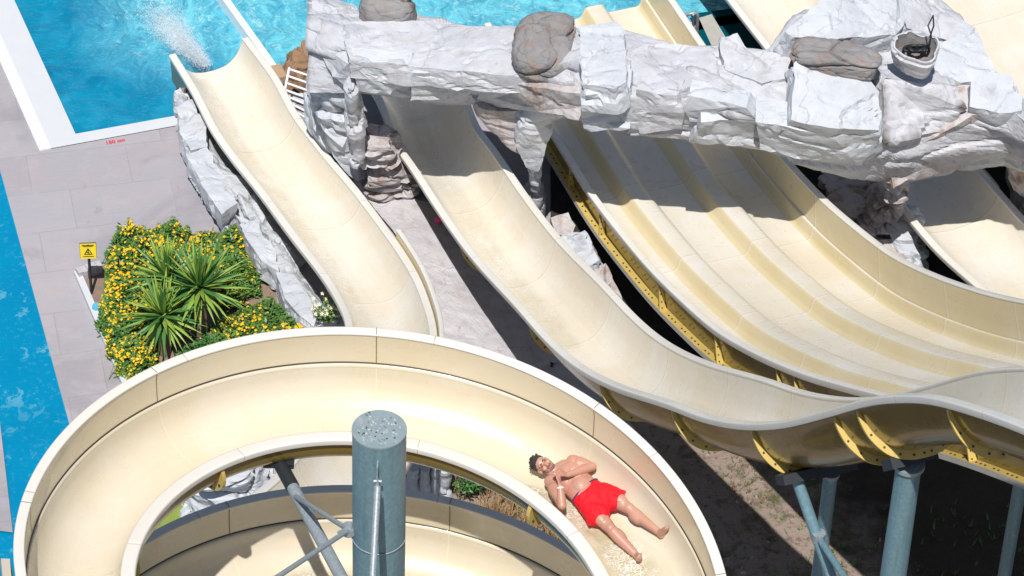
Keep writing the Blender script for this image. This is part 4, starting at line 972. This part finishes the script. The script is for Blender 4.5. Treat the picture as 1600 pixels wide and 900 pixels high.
# leaf material
def leafmat(name, a, b, sc=3):
    n = NT(name); P = n.pos(); c = n.mix(n.noise(P, sc, 4), a, b); oi = n.n('ObjectInfo')
    n.p.inputs['Subsurface Weight'].default_value = 0; return n.set(c, .45, .4)
M['leaf'] = leafmat('bush_leaf', (.07, .15, .02), (.15, .25, .045)); M['leafd'] = leafmat('bush_leaf_dark', (.04, .14, .03), (.08, .21, .05))
M['petal'] = leafmat('yellow_petal', (.78, .40, .01), (.84, .62, .03), 9); M['pink'] = leafmat('pink_petal', (.65, .16, .25), (.75, .35, .35), 9)
M['yucca'] = leafmat('yucca_blade', (.10, .23, .035), (.36, .46, .08), 7); M['yuccad'] = leafmat('yucca_blade_dark', (.035, .14, .035), (.10, .24, .055), 5)
def inside(x, y, pl):
    c = False; j = len(pl)-1
    for i in range(len(pl)):
        if ((pl[i][1] > y) != (pl[j][1] > y)) and (x < (pl[j][0]-pl[i][0])*(y-pl[i][1])/(pl[j][1]-pl[i][1]+1e-9)+pl[i][0]): c = not c
        j = i
    return c
def bush(name, poly_px, hmax, nleaf, nfl, label, fmat='petal', lmat='leaf', dens_fl=1, seed=1):
    rs = random.Random(seed); W_ = [at(x, y, 0)[:2] for x, y in poly_px]; xs = [p[0] for p in W_]; ys = [p[1] for p in W_]; cx, cy = np.mean(xs), np.mean(ys)
    o = empty('flowering_bush', (cx, cy, 0), label, 'bush', 'yellow flowering bushes in the bed')
    def hgt(x, y):
        # distance to outline, dome
        d = 1e9
        for i in range(len(W_)):
            ax, ay = W_[i]; bx, by = W_[(i+1) % len(W_)]; t = max(0, min(1, ((x-ax)*(bx-ax)+(y-ay)*(by-ay))/((bx-ax)**2+(by-ay)**2+1e-9)))
            d = min(d, math.hypot(x-ax-t*(bx-ax), y-ay-t*(by-ay)))
        e = min(1, d/.38); return hmax*(math.sqrt(e*(2-e)))*max(.12, .72+.9*noise.noise(Vector((x*2.3, y*2.3, seed)))+.45*noise.noise(Vector((x*5.5, y*5.5, seed))))
    def spot():
        while True:
            x, y = rs.uniform(min(xs), max(xs)), rs.uniform(min(ys), max(ys))
            if inside(x+.16*noise.noise(Vector((x*4, y*4, 1))), y+.16*noise.noise(Vector((x*4, y*4, 7))), W_): return x, y
    mb = MB()
    for k in range(nleaf):
        x, y = spot(); h = hgt(x, y); z = h*(1-.5*rs.random()**2)+abs(rs.gauss(0, .05)); z = max(.02, z)
        s = rs.uniform(.022, .05); a = rs.uniform(0, 6.28); up = rs.uniform(-.2, .9)
        d = Vector((math.cos(a), math.sin(a), up)).normalized(); sd_ = Vector((-math.sin(a), math.cos(a), rs.uniform(-.5, .5))).normalized()
        p = Vector((x, y, z)); mb.add([p-d*s, p+sd_*s*.42, p+d*s*1.1, p-sd_*s*.42], [(0, 1, 2, 3)], 0 if rs.random() < .6 else 1)
    mb.build('foliage', [M[lmat], M['leafd']], o)['kind'] = 'stuff'
    mb = MB()
    for k in range(int(nleaf/90)):
        x, y = spot(); h = hgt(x, y); x2, y2 = x+rs.gauss(0, .1), y+rs.gauss(0, .1); mb.tube([(x2, y2, 0), (x, y, h)], .006, 4)
    mb.build('stem', M['leafd'], o)['kind'] = 'stuff'
    mb = MB()
    for k in range(nfl):
        x, y = spot(); 
        if noise.noise(Vector((x*2.2, y*2.2, seed+9.))) < -.08 and rs.random() < .85: continue
        h = hgt(x, y)+rs.uniform(.0, .10); r_ = rs.uniform(.013, .030); nn = Vector((rs.gauss(0, .35), rs.gauss(-.35, .35), 1)).normalized(); u_ = nn.orthogonal().normalized(); v_ = nn.cross(u_)
        p = Vector((x, y, h)); vs = [p+nn*r_*.5]
        for q in range(8): t = q*math.pi/4; rr = r_*(1.1 if q % 2 else .8); vs.append(p+(u_*math.cos(t)+v_*math.sin(t))*rr-nn*r_*.2)
        mb.add(vs, [(0, q+1, (q+1) % 8+1) for q in range(8)], 0)
    mb.build('flowers', M[fmat], o)['kind'] = 'stuff'; return o
bush('b', [(160, 470), (165, 420), (195, 385), (245, 375), (300, 372), (290, 440), (270, 520), (240, 600), (205, 612), (172, 575), (158, 520)], .62, 15000, 2300, 'dense yellow flowering bush filling the left side of the bed', seed=2)
bush('b', [(290, 395), (330, 380), (385, 392), (400, 430), (408, 470), (350, 490), (300, 460)], .55, 8000, 800, 'yellow flowering bush behind the yuccas near the slide rocks', seed=3)
bush('b', [(335, 520), (380, 490), (430, 490), (475, 520), (520, 560), (480, 600), (330, 640), (300, 590)], .42, 8000, 900, 'low yellow flowering bush beside the rocks at the spiral rim', seed=4)
bush('b', [(262, 575), (300, 545), (350, 535), (385, 560), (340, 620), (270, 640)], .35, 5500, 110, 'dark green bush with pink blossoms in front of the yuccas', 'pink', 'leafd', seed=5)
M['daisy'] = simple('white_petal', (.8, .8, .78), .6, 0, .03)
# daisy plant on the rocks
def tuft(px, py, z, h, nst, label, name='daisy_plant', fl=True, rad=.25, seed=1, mats=('leafd', 'leaf')):
    rs = random.Random(seed); b = Vector(at(px, py, z)); o = empty(name, b, label, 'plant')
    mb = MB(); fb = MB()
    for k in range(nst):
        a = rs.uniform(0, 6.28); r_ = rad*math.sqrt(rs.random()); tip = b+Vector((math.cos(a)*r_, math.sin(a)*r_, h*rs.uniform(.5, 1))); m_2 = (b+tip)/2+Vector((0, 0, h*.15))
        mb.tube([b, m_2, tip], [.006, .004, .003], 4)
        for q in range(6):
            p = b+(tip-b)*rs.uniform(.3, 1)+Vector((rs.gauss(0, .03), rs.gauss(0, .03), .02)); d = Vector((rs.gauss(0, 1), rs.gauss(0, 1), rs.gauss(0, .6))).normalized(); s = rs.uniform(.02, .045); s2 = d.orthogonal().normalized()
            mb.add([p-d*s, p+s2*s*.4, p+d*s, p-s2*s*.4], [(0, 1, 2, 3)], 0)
        if fl and rs.random() < .6:
            fb = MB(); r2_ = .028; nn = Vector((rs.gauss(0, .3), rs.gauss(-.4, .3), 1)).normalized(); u_ = nn.orthogonal(); v_ = nn.cross(u_)
            fb.add([tip+nn*.01]+[tip+(u_*math.cos(q*math.pi/5)+v_*math.sin(q*math.pi/5))*(r2_ if q % 2 else r2_*.5) for q in range(10)], [(0, q+1, (q+1) % 10+1) for q in range(10)], 0)
            fb.add([tip+nn*.014]+[tip+nn*.012+(u_*math.cos(q*math.pi/3)+v_*math.sin(q*math.pi/3))*r2_*.4 for q in range(6)], [(0, q+1, (q+1) % 6+1) for q in range(6)], 1); fb.build('flower', [M['daisy'], M['petal']], o)
    mb.build('foliage', [M[mats[1]], M[mats[0]]], o)
tuft(513, 505, .45, .4, 46, 'small white and yellow daisy plant on the rocks left of the slide bend', seed=3)
tuft(735, 775, 0, .7, 90, 'leafy green weed seen through the ring of the spiral', 'weed', False, .35, 4, ('leaf', 'leafd'))
# yuccas
def yucca(px, py, z, rl_, nb, label, seed):
    rs = random.Random(seed); c = Vector(at(px, py, z)); o = empty('yucca', (c.x, c.y, 0), label, 'yucca', 'spiky yuccas in the flower bed')
    mb = MB(); mb.tube([(c.x, c.y, 0), (c.x+.02, c.y, z*.5), c], [.09, .075, .06], 12); mb.build('trunk', simple('yucca_trunk', (.20, .15, .10), .9, 0, .3, 20, .5), o)
    mb = MB()
    for k in range(nb):
        f_ = k/nb; el = R(88-125*f_**1.1)+rs.gauss(0, .07); a = k*2.39996+rs.gauss(0, .1)
        d = Vector((math.cos(a)*math.cos(el), math.sin(a)*math.cos(el), math.sin(el))); ln = rl_*rs.uniform(.82, 1.08)*(.85+.15*math.sin(math.pi*f_))
        s_ = Vector((-math.sin(a), math.cos(a), 0)); up = s_.cross(d); w = rs.uniform(.025, .036); rows = []
        for q in range(6):
            t = q/5; p = c+d*ln*t+Vector((0, 0, -.10*ln*t*t*(.5+f_*1.2))); ww = w*(.6+1.2*t if t < .4 else 1.08*(1-t)/.6*1.0+.02)
            rows.append([p-s_*ww+up*ww*.45, p, p+s_*ww+up*ww*.45])
        mi = 0 if rs.random() < .62 else 1; mb.grid(rows, mi, False)
    mb.build('leaf_rosette', [M['yucca'], M['yuccad']], o)
yucca(262, 432, .95, .72, 95, 'yucca with a spiky rosette at the back left of the group of three', 11)
yucca(312, 448, 1.05, .80, 120, 'largest yucca, rightmost of the group of three in the flower bed', 12)
yucca(255, 492, .80, .72, 105, 'yucca rosette lowest and nearest the spiral rim', 13)

# ------------------------------------------------------------------ dry ground cover + stones
def scatter(name, reg, cnt, hmin, hmax, mats, label_kind='stuff', seed=1, w=.006):
    rs = random.Random(seed); mb = MB(); W_ = [at(x, y, 0)[:2] for x, y in reg]; xs = [p[0] for p in W_]; ys = [p[1] for p in W_]; c = 0
    while c < cnt:
        x, y = rs.uniform(min(xs), max(xs)), rs.uniform(min(ys), max(ys))
        if not inside(x, y, W_): continue
        if noise.noise(Vector((x*1.6, y*1.6, seed))) < -.05 and rs.random() < .85: c += 1; continue
        for q in range(5):
            a = rs.uniform(0, 6.28); h = rs.uniform(hmin, hmax); t = Vector((x+math.cos(a)*h*.5, y+math.sin(a)*h*.5, h-.05)); s = Vector((-math.sin(a), math.cos(a), 0))*w
            mb.add([Vector((x, y, -.03))-s, Vector((x, y, -.03))+s, t], [(0, 1, 2)], rs.randrange(len(mats)))
        c += 1
    o = mb.build(name, mats); return tag(o, kind='stuff')
dry = simple('dry_straw', (.42, .27, .13), .9); dry2 = simple('dry_brown', (.22, .12, .06), .9)
scatter('dry_grass', [(770, 760), (900, 820), (930, 900), (880, 940), (720, 850)], 1500, .1, .38, [dry, dry, dry2], seed=3, w=.010)
scatter('dry_grass', [(1080, 690), (1250, 740), (1400, 910), (1250, 920)], 700, .03, .14, [dry2, dry2, M['leafd']], seed=5, w=.005)
scatter('green_weeds', [(1050, 800), (1300, 800), (1600, 780), (1620, 940), (1100, 940)], 380, .03, .16, [M['leaf'], M['leafd']], seed=6, w=.010)
# pebbles
mb = MB(); rs = random.Random(9)
for k in range(500):
    x, y = rs.uniform(700, 1400), rs.uniform(690, 910); c = Vector(at(x, y, -.05)); s = rs.uniform(.01, .05); vs = [c+Vector((rs.gauss(0, 1), rs.gauss(0, 1), rs.gauss(0, .6))).normalized()*s for _ in range(6)]
    mb.add(vs, [(0, 1, 2), (0, 2, 3), (0, 3, 4), (1, 4, 5), (2, 5, 3), (1, 5, 2), (0, 4, 1), (3, 5, 4)])
tag(mb.build('pebbles', simple('pebble', (.42, .36, .32), .9, 0, .3, 9)), kind='stuff')
scatter('dry_grass', [(640, 745), (760, 740), (900, 830), (760, 830)], 500, .05, .2, [dry, dry2, M['leaf']], seed=13, w=.006)
# rocks seen through the spiral ring
leg([(296, 395, 752, 1.2, .9), (290, 420, 790, .6, 1.2), (280, 440, 840, 0, 1.4)], 'boulder', 'rock_w', None, 71, .16, 1.8, 'whitish boulder seen through the left of the spiral ring', 'boulder')
for k, (xa, xb) in enumerate([(636, 656), (655, 674), (672, 688), (686, 704)]):
    leg([(xa, xb, 738, .8, .35), (xa-2, xb+2, 765, .4, .4), (xa-3, xb+3, 795, 0, .4)], 'standing_stone', 'rock_w', None, 75+k, .05, 2.5,
        ['first pale upright stone from the column, seen through the ring', 'second pale upright stone from the column, seen through the ring', 'third pale upright stone from the column, seen through the ring', 'pale upright stone beside the green weed, last of its row'][k], 'stone', 'upright stones edging the dirt')
poly('lawn', [(196, 690), (330, 700), (330, 860), (190, 900)], simple('grass_green', (.20, .26, .05), .9, 0, .3, 5, .3), .02)

# ------------------------------------------------------------------ splash at the slide end
n = NT('spray'); P = n.pos(); df = n.n('BsdfDiffuse'); df.inputs[0].default_value = (.98, .99, 1, 1); tr = n.n('BsdfTransparent'); mx = n.n('MixShader')
tl = n.n('BsdfTranslucent'); tl.inputs[0].default_value = (.9, .95, .98, 1); m3 = n.n('MixShader'); m3.inputs[0].default_value = .4; n.l(df.outputs[0], m3.inputs[1]); n.l(tl.outputs[0], m3.inputs[2])
mx.inputs[0].default_value = .5; n.l(tr.outputs[0], mx.inputs[1]); n.l(m3.outputs[0], mx.inputs[2]); n.l(mx.outputs[0], n.out.inputs[0]); M['spray'] = n.m
n = NT('mist'); P = n.pos(); su_ = n.n('SeparateXYZ'); n.l(n.tc('UV'), su_.inputs[0])
e1_ = n.ramp(n.math('MINIMUM', su_.outputs[0], n.math('SUBTRACT', 1.0, su_.outputs[0])), [(.04, 0), (.45, 1)]); e2_ = n.ramp(su_.outputs[1], [(0, .4), (.15, 1), (.5, .7), (.92, 0)])
al_ = n.math('MULTIPLY', n.math('MULTIPLY', e1_, e2_), n.ramp(n.noise(P, 7, 8, .72, .8), [(.36, .05), (.62, .85)]))
df = n.n('BsdfDiffuse'); df.inputs[0].default_value = (.97, .985, 1, 1); df2 = n.n('BsdfTranslucent'); df2.inputs[0].default_value = (.97, .985, 1, 1); m3 = n.n('MixShader'); m3.inputs[0].default_value = .12; n.l(df.outputs[0], m3.inputs[1]); n.l(df2.outputs[0], m3.inputs[2])
tr = n.n('BsdfTransparent'); mx = n.n('MixShader'); n.l(al_, mx.inputs[0]); n.l(tr.outputs[0], mx.inputs[1]); n.l(m3.outputs[0], mx.inputs[2]); n.l(mx.outputs[0], n.out.inputs[0]); M['mist'] = n.m
mb = MB(); rs = random.Random(4)
for k in range(2):
    rows = []; uv = []; ph = rs.uniform(0, 6); of = rs.uniform(-5, 5)
    for i in range(40):
        t = i/39; x = 322-80*t+of*t+3*math.sin(t*7+ph); y = 104-88*t+of*t*.5; wd = 12+26*t; z = .10+.12*k+.12*math.sin(math.pi*min(1, t*1.15))
        rows.append([at(x+(j/15-.5)*2*wd, y-(j/15-.5)*wd*.9, max(.0, z+.10*noise.noise(Vector((t*5, j*.35, k*3.)))-.25*abs(j/15-.5))) for j in range(16)]); uv += [(j/15, t) for j in range(16)]
    mb.grid(rows, 0, True, uv)
for k in range(9000):
    t = rs.random()**.8; x = 322-80*t+rs.gauss(0, 5+13*t); y = 104-90*t+rs.gauss(0, 4+11*t); z = max(-.1, .25+.6*math.sin(math.pi*min(1, t*1.1))*rs.random()-.25*t)
    c = Vector(at(x, y, z)); s_ = rs.uniform(.003, .009); vs = [c+Vector(q)*s_ for q in ((1, 0, 0), (-1, 0, 0), (0, 1, 0), (0, -1, 0), (0, 0, 1), (0, 0, -1))]
    mb.add(vs, [(0, 2, 4), (2, 1, 4), (1, 3, 4), (3, 0, 4), (2, 0, 5), (1, 2, 5), (3, 1, 5), (0, 3, 5)], 1, True)
tag(mb.build('splash', [M['mist'], M['spray']]), 'white water splash shooting off the end of the left slide', 'splash', kind='stuff')
#PERSON
exec_person = True
# ------------------------------------------------------------------ person
def spt(px, py, h):
    z = 10.7
    for _ in range(12):
        q = at(px, py, z); z = .5*z+.5*(spfloor(q[0], q[1])+h)
    return Vector(at(px, py, z))
class Blob:
    def __init__(s): s.bm = bmesh.new()
    def ell(s, c, ax, seg=14):
        r = bmesh.ops.create_uvsphere(s.bm, u_segments=seg, v_segments=seg//2+2, radius=1)
        Mx = Matrix.Translation(c) @ Matrix((ax[0], ax[1], ax[2])).transposed().to_4x4()
        bmesh.ops.transform(s.bm, matrix=Mx, verts=r['verts'])
    def cap(s, a, b, ra, rb, flat=1.0, nrm=None, n=9, seg=14):
        """chain of overlapping ellipsoids; flat squeezes along nrm"""
        a, b = Vector(a), Vector(b); d = (b-a); L_ = d.length; dn = d.normalized()
        nn = (nrm-dn*nrm.dot(dn)).normalized() if nrm is not None else dn.orthogonal().normalized(); sd_ = dn.cross(nn)
        k = max(2, int(L_/(min(ra, rb)*.35))+1); rows = []
        for i in range(k+1):
            t = i/k; r = ra+(rb-ra)*t; c = a+d*t
            rows.append([c+(sd_*math.cos(2*math.pi*j/seg)*r+nn*math.sin(2*math.pi*j/seg)*r*flat) for j in range(seg)])
        vs = [[s.bm.verts.new(p) for p in row] for row in rows]
        for i in range(k):
            for j in range(seg): s.bm.faces.new((vs[i][j], vs[i][(j+1) % seg], vs[i+1][(j+1) % seg], vs[i+1][j]))
        s.bm.faces.new(list(reversed(vs[0]))); s.bm.faces.new(vs[-1])
        s.ell(a, (sd_*ra, nn*ra*flat, dn*ra), seg); s.ell(b, (sd_*rb, nn*rb*flat, dn*rb), seg)
    def build(s, name, mat, parent, vox=.007, it=4):
        bmesh.ops.recalc_face_normals(s.bm, faces=s.bm.faces[:]); me = bpy.data.meshes.new(name); s.bm.to_mesh(me); s.bm.free()
        for pl in me.polygons: pl.use_smooth = True
        o = link(name, me, mat, parent); r = o.modifiers.new('r', 'REMESH'); r.mode = 'VOXEL'; r.voxel_size = vox; r.use_smooth_shade = True
        sm = o.modifiers.new('s', 'SMOOTH'); sm.factor = .5; sm.iterations = it; return o
n = NT('skin'); P = n.pos(); c = n.mix(n.noise(P, 6, 5), (.40, .195, .135), (.55, .31, .23)); c = n.mix(n.ramp(n.noise(P, 3, 3), [(.5, 0), (.7, .5)]), c, (.48, .17, .13))
n.p.inputs['Subsurface Weight'].default_value = .05; n.p.inputs['Subsurface Radius'].default_value = (.03, .012, .006); n.bump(n.noise(P, 70, 3), .1, .004)
M['skin'] = n.set(c, .4, .5)
n = NT('red_cloth'); P = n.pos(); c = n.mix(n.noise(P, 7, 4), (.62, .004, .012), (.80, .012, .025)); n.bump(n.math('ADD', n.noise(n.mapping(P, (2.2, 1, 1), (0, 0, .7)), 6, 2, .45, 1.5), n.noise(P, 4, 2, .5, .6)), .6, .05); M['cloth'] = n.set(c, .7, .3)
M['hair'] = simple('dark_hair', (.03, .028, .03), .55, 0, .5, 60, .8)
M['beard'] = simple('grey_beard', (.17, .11, .10), .7, 0, .3, 80, .5)
M['lips'] = simple('lips', (.40, .10, .09), .5); M['eye'] = simple('eye_shadow', (.10, .04, .03), .5)
neck = spt(873, 738, .16); shL = spt(896, 722, .17); shR = spt(862, 753, .16); chest = spt(890, 746, .15); belly = spt(908, 762, .16); pelvis = spt(926, 778, .14)
hipL = spt(943, 771, .13); hipR = spt(921, 790, .13); knL = spt(982, 794, .13); knR = spt(953, 825, .14); anL = spt(1030, 832, .07); anR = spt(995, 868, .07)
elL = spt(925, 729, .17); wrL = spt(887, 742, .33); elR = spt(878, 790, .20); wrR = spt(875, 759, .35)
D_ = (pelvis-chest).normalized(); Lf = (shL-shR); Lf = (Lf-D_*Lf.dot(D_)).normalized(); Up = Lf.cross(D_); Up = Up if Up.z > 0 else -Up
man = empty('person', pelvis, 'man in red swim shorts sliding on his back with hands clasped on his chest', 'person')
b = Blob()
shc = (shL+shR)/2
b.ell(chest-D_*.02, (Lf*.185, D_*.19, Up*.115)); b.ell(shc+D_*.03, (Lf*.19, D_*.09, Up*.09)); b.ell(chest+Lf*.075-D_*.01+Up*.055, (Lf*.09, D_*.075, Up*.066)); b.ell(chest-Lf*.075-D_*.01+Up*.055, (Lf*.09, D_*.075, Up*.066))
b.ell(belly, (Lf*.165, D_*.17, Up*.115)); b.ell(belly+Up*.03, (Lf*.12, D_*.12, Up*.105)); b.ell(pelvis, (Lf*.17, D_*.14, Up*.105)); b.cap(chest, belly, .17, .155, .66, Up); b.cap(belly, pelvis, .155, .165, .66, Up)
b.ell(belly-D_*.06+Up*.085, (Lf*.05, D_*.05, Up*.03)); hd = spt(849, 727, .20); hz = (neck-hd).normalized()
b.cap(neck+D_*.05, hd+hz*.02, .07, .058)
for s_, sh in ((1, shL), (-1, shR)): b.cap(neck+D_*.03, sh, .06, .062, .9, Up); b.ell(sh, (Lf*.075, D_*.08, Up*.07))
b.cap(shL, elL, .066, .046); b.cap(shL+(elL-shL)*.3, shL+(elL-shL)*.6, .072, .062); b.cap(elL, elL+(wrL-elL)*.35, .044, .047); b.cap(elL+(wrL-elL)*.3, wrL, .047, .029)
b.cap(shR, elR, .066, .046); b.cap(shR+(elR-shR)*.3, shR+(elR-shR)*.6, .072, .062); b.cap(elR, elR+(wrR-elR)*.35, .044, .047); b.cap(elR+(wrR-elR)*.3, wrR, .047, .029)
for hp_, kn, an in ((hipL, knL, anL), (hipR, knR, anR)):
    b.cap(hp_, kn, .102, .058); b.ell(kn+Up*.012, ((kn-hp_).normalized()*.06, Lf*.055, Up*.055))
    q = kn+(an-kn)*.3; b.ell(hp_+(kn-hp_)*.45+Up*.02+Lf*(.012 if hp_ is hipL else -.012), (Lf*.078, (kn-hp_).normalized()*.15, Up*.075)); b.ell(kn+(kn-hp_).normalized()*.005+Up*.035, (Lf*.036, (kn-hp_).normalized()*.036, Up*.03)); b.ell(kn+(an-kn)*.3-Up*.02-Lf*(.014 if hp_ is hipL else -.014), (Lf*.064, (an-kn).normalized()*.11, Up*.062)); b.cap(kn, q-Up*.012, .054, .060); b.cap(q-Up*.012, an, .060, .035)
    tdir_ = ((an-kn).normalized()*.35+Up*.95).normalized(); out = Lf*(.4 if hp_ is hipL else -.4)
    heel = an+(an-kn).normalized()*.03-Up*.02; ball = an+(tdir_+out*.6).normalized()*.14+(an-kn).normalized()*.02
    b.cap(heel, an, .036, .036); b.cap(heel, ball, .036, .036, .62, (an-kn).normalized()); b.cap(an, ball, .034, .03, .8, (an-kn).normalized())
    td = (ball-heel).normalized(); ts = td.cross((an-kn).normalized()).normalized(); sg = 1 if ts.dot(Lf) > 0 else -1
    inner = -sg if hp_ is hipL else sg
    for k in range(5):
        off = ts*inner*(.028-.015*k); ln = (.045, .040, .036, .032, .027)[k]; rr = (.013, .0095, .009, .0085, .008)[k]; s0 = ball+off-td*.012
        b.cap(s0, s0+td*ln, rr, rr*.9, seg=8)
# hands clasped: palms together, fingers laced
def hand(wr, fwd, side, nrm, curl):
    """palm plus four fingers and a thumb"""
    pc2 = wr+fwd*.085; b.cap(wr+fwd*.015, pc2, .032, .038, .42, nrm)
    for k in range(4):
        s0 = pc2+side*(.030-.020*k)+fwd*.01; l1 = (.040, .046, .043, .034)[k]; p1 = s0+fwd*l1+nrm*curl*.3*l1; p2 = p1+(fwd*.8+nrm*curl).normalized()*l1*.7; p3 = p2+(fwd*.35+nrm*curl*1.3).normalized()*l1*.5
        b.cap(s0, p1, .0098, .0092, seg=8); b.cap(p1, p2, .0092, .0085, seg=8); b.cap(p2, p3, .0085, .0075, seg=8)
    t0 = wr+fwd*.035+side*.026; t1 = t0+(side*.75+fwd*.65).normalized()*.045; t2 = t1+(side*.2+fwd*.95+nrm*curl*.3).normalized()*.034
    b.cap(t0, t1, .014, .012, seg=8); b.cap(t1, t2, .012, .009, seg=8)
hc = spt(876, 741, .37)
fR = ((hc+(-D_)*.03)-wrR).normalized(); fL = (hc+Up*.02+Lf*0-wrL).normalized()
sR = fR.cross(Up).normalized(); sR = sR if sR.dot(-D_) > 0 or True else -sR
nR = Lf*.9+Up*.2; nR = (nR-fR*nR.dot(fR)).normalized(); sR = fR.cross(nR).normalized(); sR = sR if sR.dot(Up) > 0 else -sR
hand(wrR, fR, sR, nR, .45)
nL = -(Lf*.2+Up*.9); nL = (nL-fL*nL.dot(fL)).normalized(); sL = fL.cross(nL).normalized(); sL = sL if sL.dot(-D_) > 0 else -sL
hand(wrL, fL, sL, nL, .45)
# head with face: face direction tilted towards the lower right (he looks down his body)
hz = (neck-hd).normalized(); fc = (Up*.92+D_*.40+Lf*-.05); fc = (fc-hz*fc.dot(hz)*.7).normalized(); hup = -(hz-fc*hz.dot(fc)).normalized(); hs = hup.cross(fc).normalized(); hs = hs if hs.dot(Lf) > 0 else -hs
b.ell(hd+hup*.035-fc*.01, (hs*.076, hup*.088, fc*.095)); b.ell(hd-hup*.035+fc*.02, (hs*.062, hup*.075, fc*.068)); b.ell(hd-hup*.085+fc*.04, (hs*.034, hup*.026, fc*.035))
b.cap(hd+hup*.012+fc*.082, hd-hup*.026+fc*.105, .010, .016); b.ell(hd-hup*.03+fc*.092, (hs*.022, hup*.011, fc*.014))
for s_ in (-1, 1):
    b.ell(hd+hs*s_*.078-hup*.005-fc*.012, (hs*.012, hup*.033, fc*.02)); b.ell(hd+hs*s_*.036+hup*.032+fc*.076, (hs*.026, hup*.010, fc*.012)); b.ell(hd+hs*s_*.042-hup*.022+fc*.062, (hs*.024, hup*.022, fc*.02))
b.build('body', M['skin'], man, .0062, 5)
for s_ in (-1, 1):
    e = Blob(); e.ell(hd+hs*s_*.034+hup*.012+fc*.0805, (hs*.015, hup*.006, fc*.006), 10); e.build('eye', M['eye'], man, .002, 1)
    e = Blob(); e.cap(hd+hs*s_*.015+hup*.032+fc*.089, hd+hs*s_*.055+hup*.034+fc*.074, .006, .004); e.build('eyebrow', M['hair'], man, .002, 1)
e = Blob(); e.cap(hd-hs*.022-hup*.055+fc*.092, hd+hs*.022-hup*.055+fc*.092, .007, .007); e.build('mouth', M['lips'], man, .002, 1)
e = Blob(); e.ell(hd-hup*.085+fc*.040, (hs*.042, hup*.032, fc*.042)); e.cap(hd-hup*.043+fc*.094-hs*.025, hd-hup*.043+fc*.094+hs*.025, .008, .008)
for s_ in (-1, 1): e.cap(hd+hs*s_*.060-hup*.03+fc*.015, hd+hs*s_*.028-hup*.088+fc*.048, .016, .018)
e.build('beard', M['beard'], man, .004, 2)
e = Blob(); e.ell(hd+hup*.058-fc*.022, (hs*.084, hup*.078, fc*.092)); e.ell(hd+hup*.095+fc*.02, (hs*.062, hup*.040, fc*.05)); e.ell(hd+hup*.01-fc*.045, (hs*.080, hup*.085, fc*.062))
rs = random.Random(3)
for k in range(90):
    a = rs.uniform(0, 6.28); q = rs.uniform(.0, 1.1); dr = (hs*math.cos(a)*math.sin(q)+fc*math.sin(a)*math.sin(q)*.9+hup*math.cos(q)).normalized(); p = hd+hup*.055-fc*.012+Vector((dr*.08)); e.cap(p, p+dr*.018+hs*rs.gauss(0, .006)+fc*.012, .007, .003, seg=6)
e.build('hair', M['hair'], man, .004, 1)
# shorts
e = Blob(); e.ell(pelvis+D_*.02, (Lf*.195, D_*.15, Up*.125)); e.cap(pelvis-D_*.07, pelvis+D_*.03, .178, .19, .66, Up)
for hp_, kn in ((hipL, knL), (hipR, knR)):
    d_ = (kn-hp_).normalized(); hem = hp_+(kn-hp_)*.50; e.cap(hp_, hem-d_*.04, .115, .128, .92, Up)
    nn0 = (Up-d_*Up.dot(d_)).normalized(); sd0 = d_.cross(nn0); e.ell(hem+d_*.005, (sd0*.138, nn0*.112, d_*.02)); sg0 = 1 if hp_ is hipL else -1; sdo = sd0 if sd0.dot(Lf)*sg0 > 0 else -sd0
    e.cap(hp_+sdo*.05, hem+sdo*.135+d_*.01, .05, .012, .8, nn0); e.cap(hem-d_*.05+nn0*.09, hem+nn0*.105+d_*.015, .02, .012); e.cap(pelvis+sdo*.10-nn0*0, hem+sdo*.10, .05, .03)
    # flared leg end
    nn = (Up-d_*Up.dot(d_)).normalized(); sd_ = d_.cross(nn)
    for j in range(12):
        t = j*math.pi/6; p = hem+(sd_*math.cos(t)*.108+nn*math.sin(t)*.095); e.cap(hp_+(p-hp_)*.55, p+d_*rs.uniform(-.01, .02), .03, .014, seg=8)
e.build('swim_shorts', M['cloth'], man, .0065, 1)
mb = MB(); cc = pelvis-D_*.105; mb.tube([cc+Lf*math.cos(t)*.172+Up*math.sin(t)*.116 for t in np.linspace(.2, math.pi-.2, 40)], .008, 8); mb.build('waistband', simple('navy_band', (.03, .03, .15), .6), man)
rw = []; fw = (wrR-elR).normalized(); u_ = fw.orthogonal().normalized(); v_ = fw.cross(u_); mb = MB()
for s_ in (-.008, .008): rw.append([wrR-fw*.02+fw*s_+(u_*math.cos(2*math.pi*k/24)+v_*math.sin(2*math.pi*k/24))*.0345 for k in range(24)])
mb.grid(rw, 0, True, closed=True); mb.build('wristband', simple('white_band', (.8, .78, .65), .5), man)
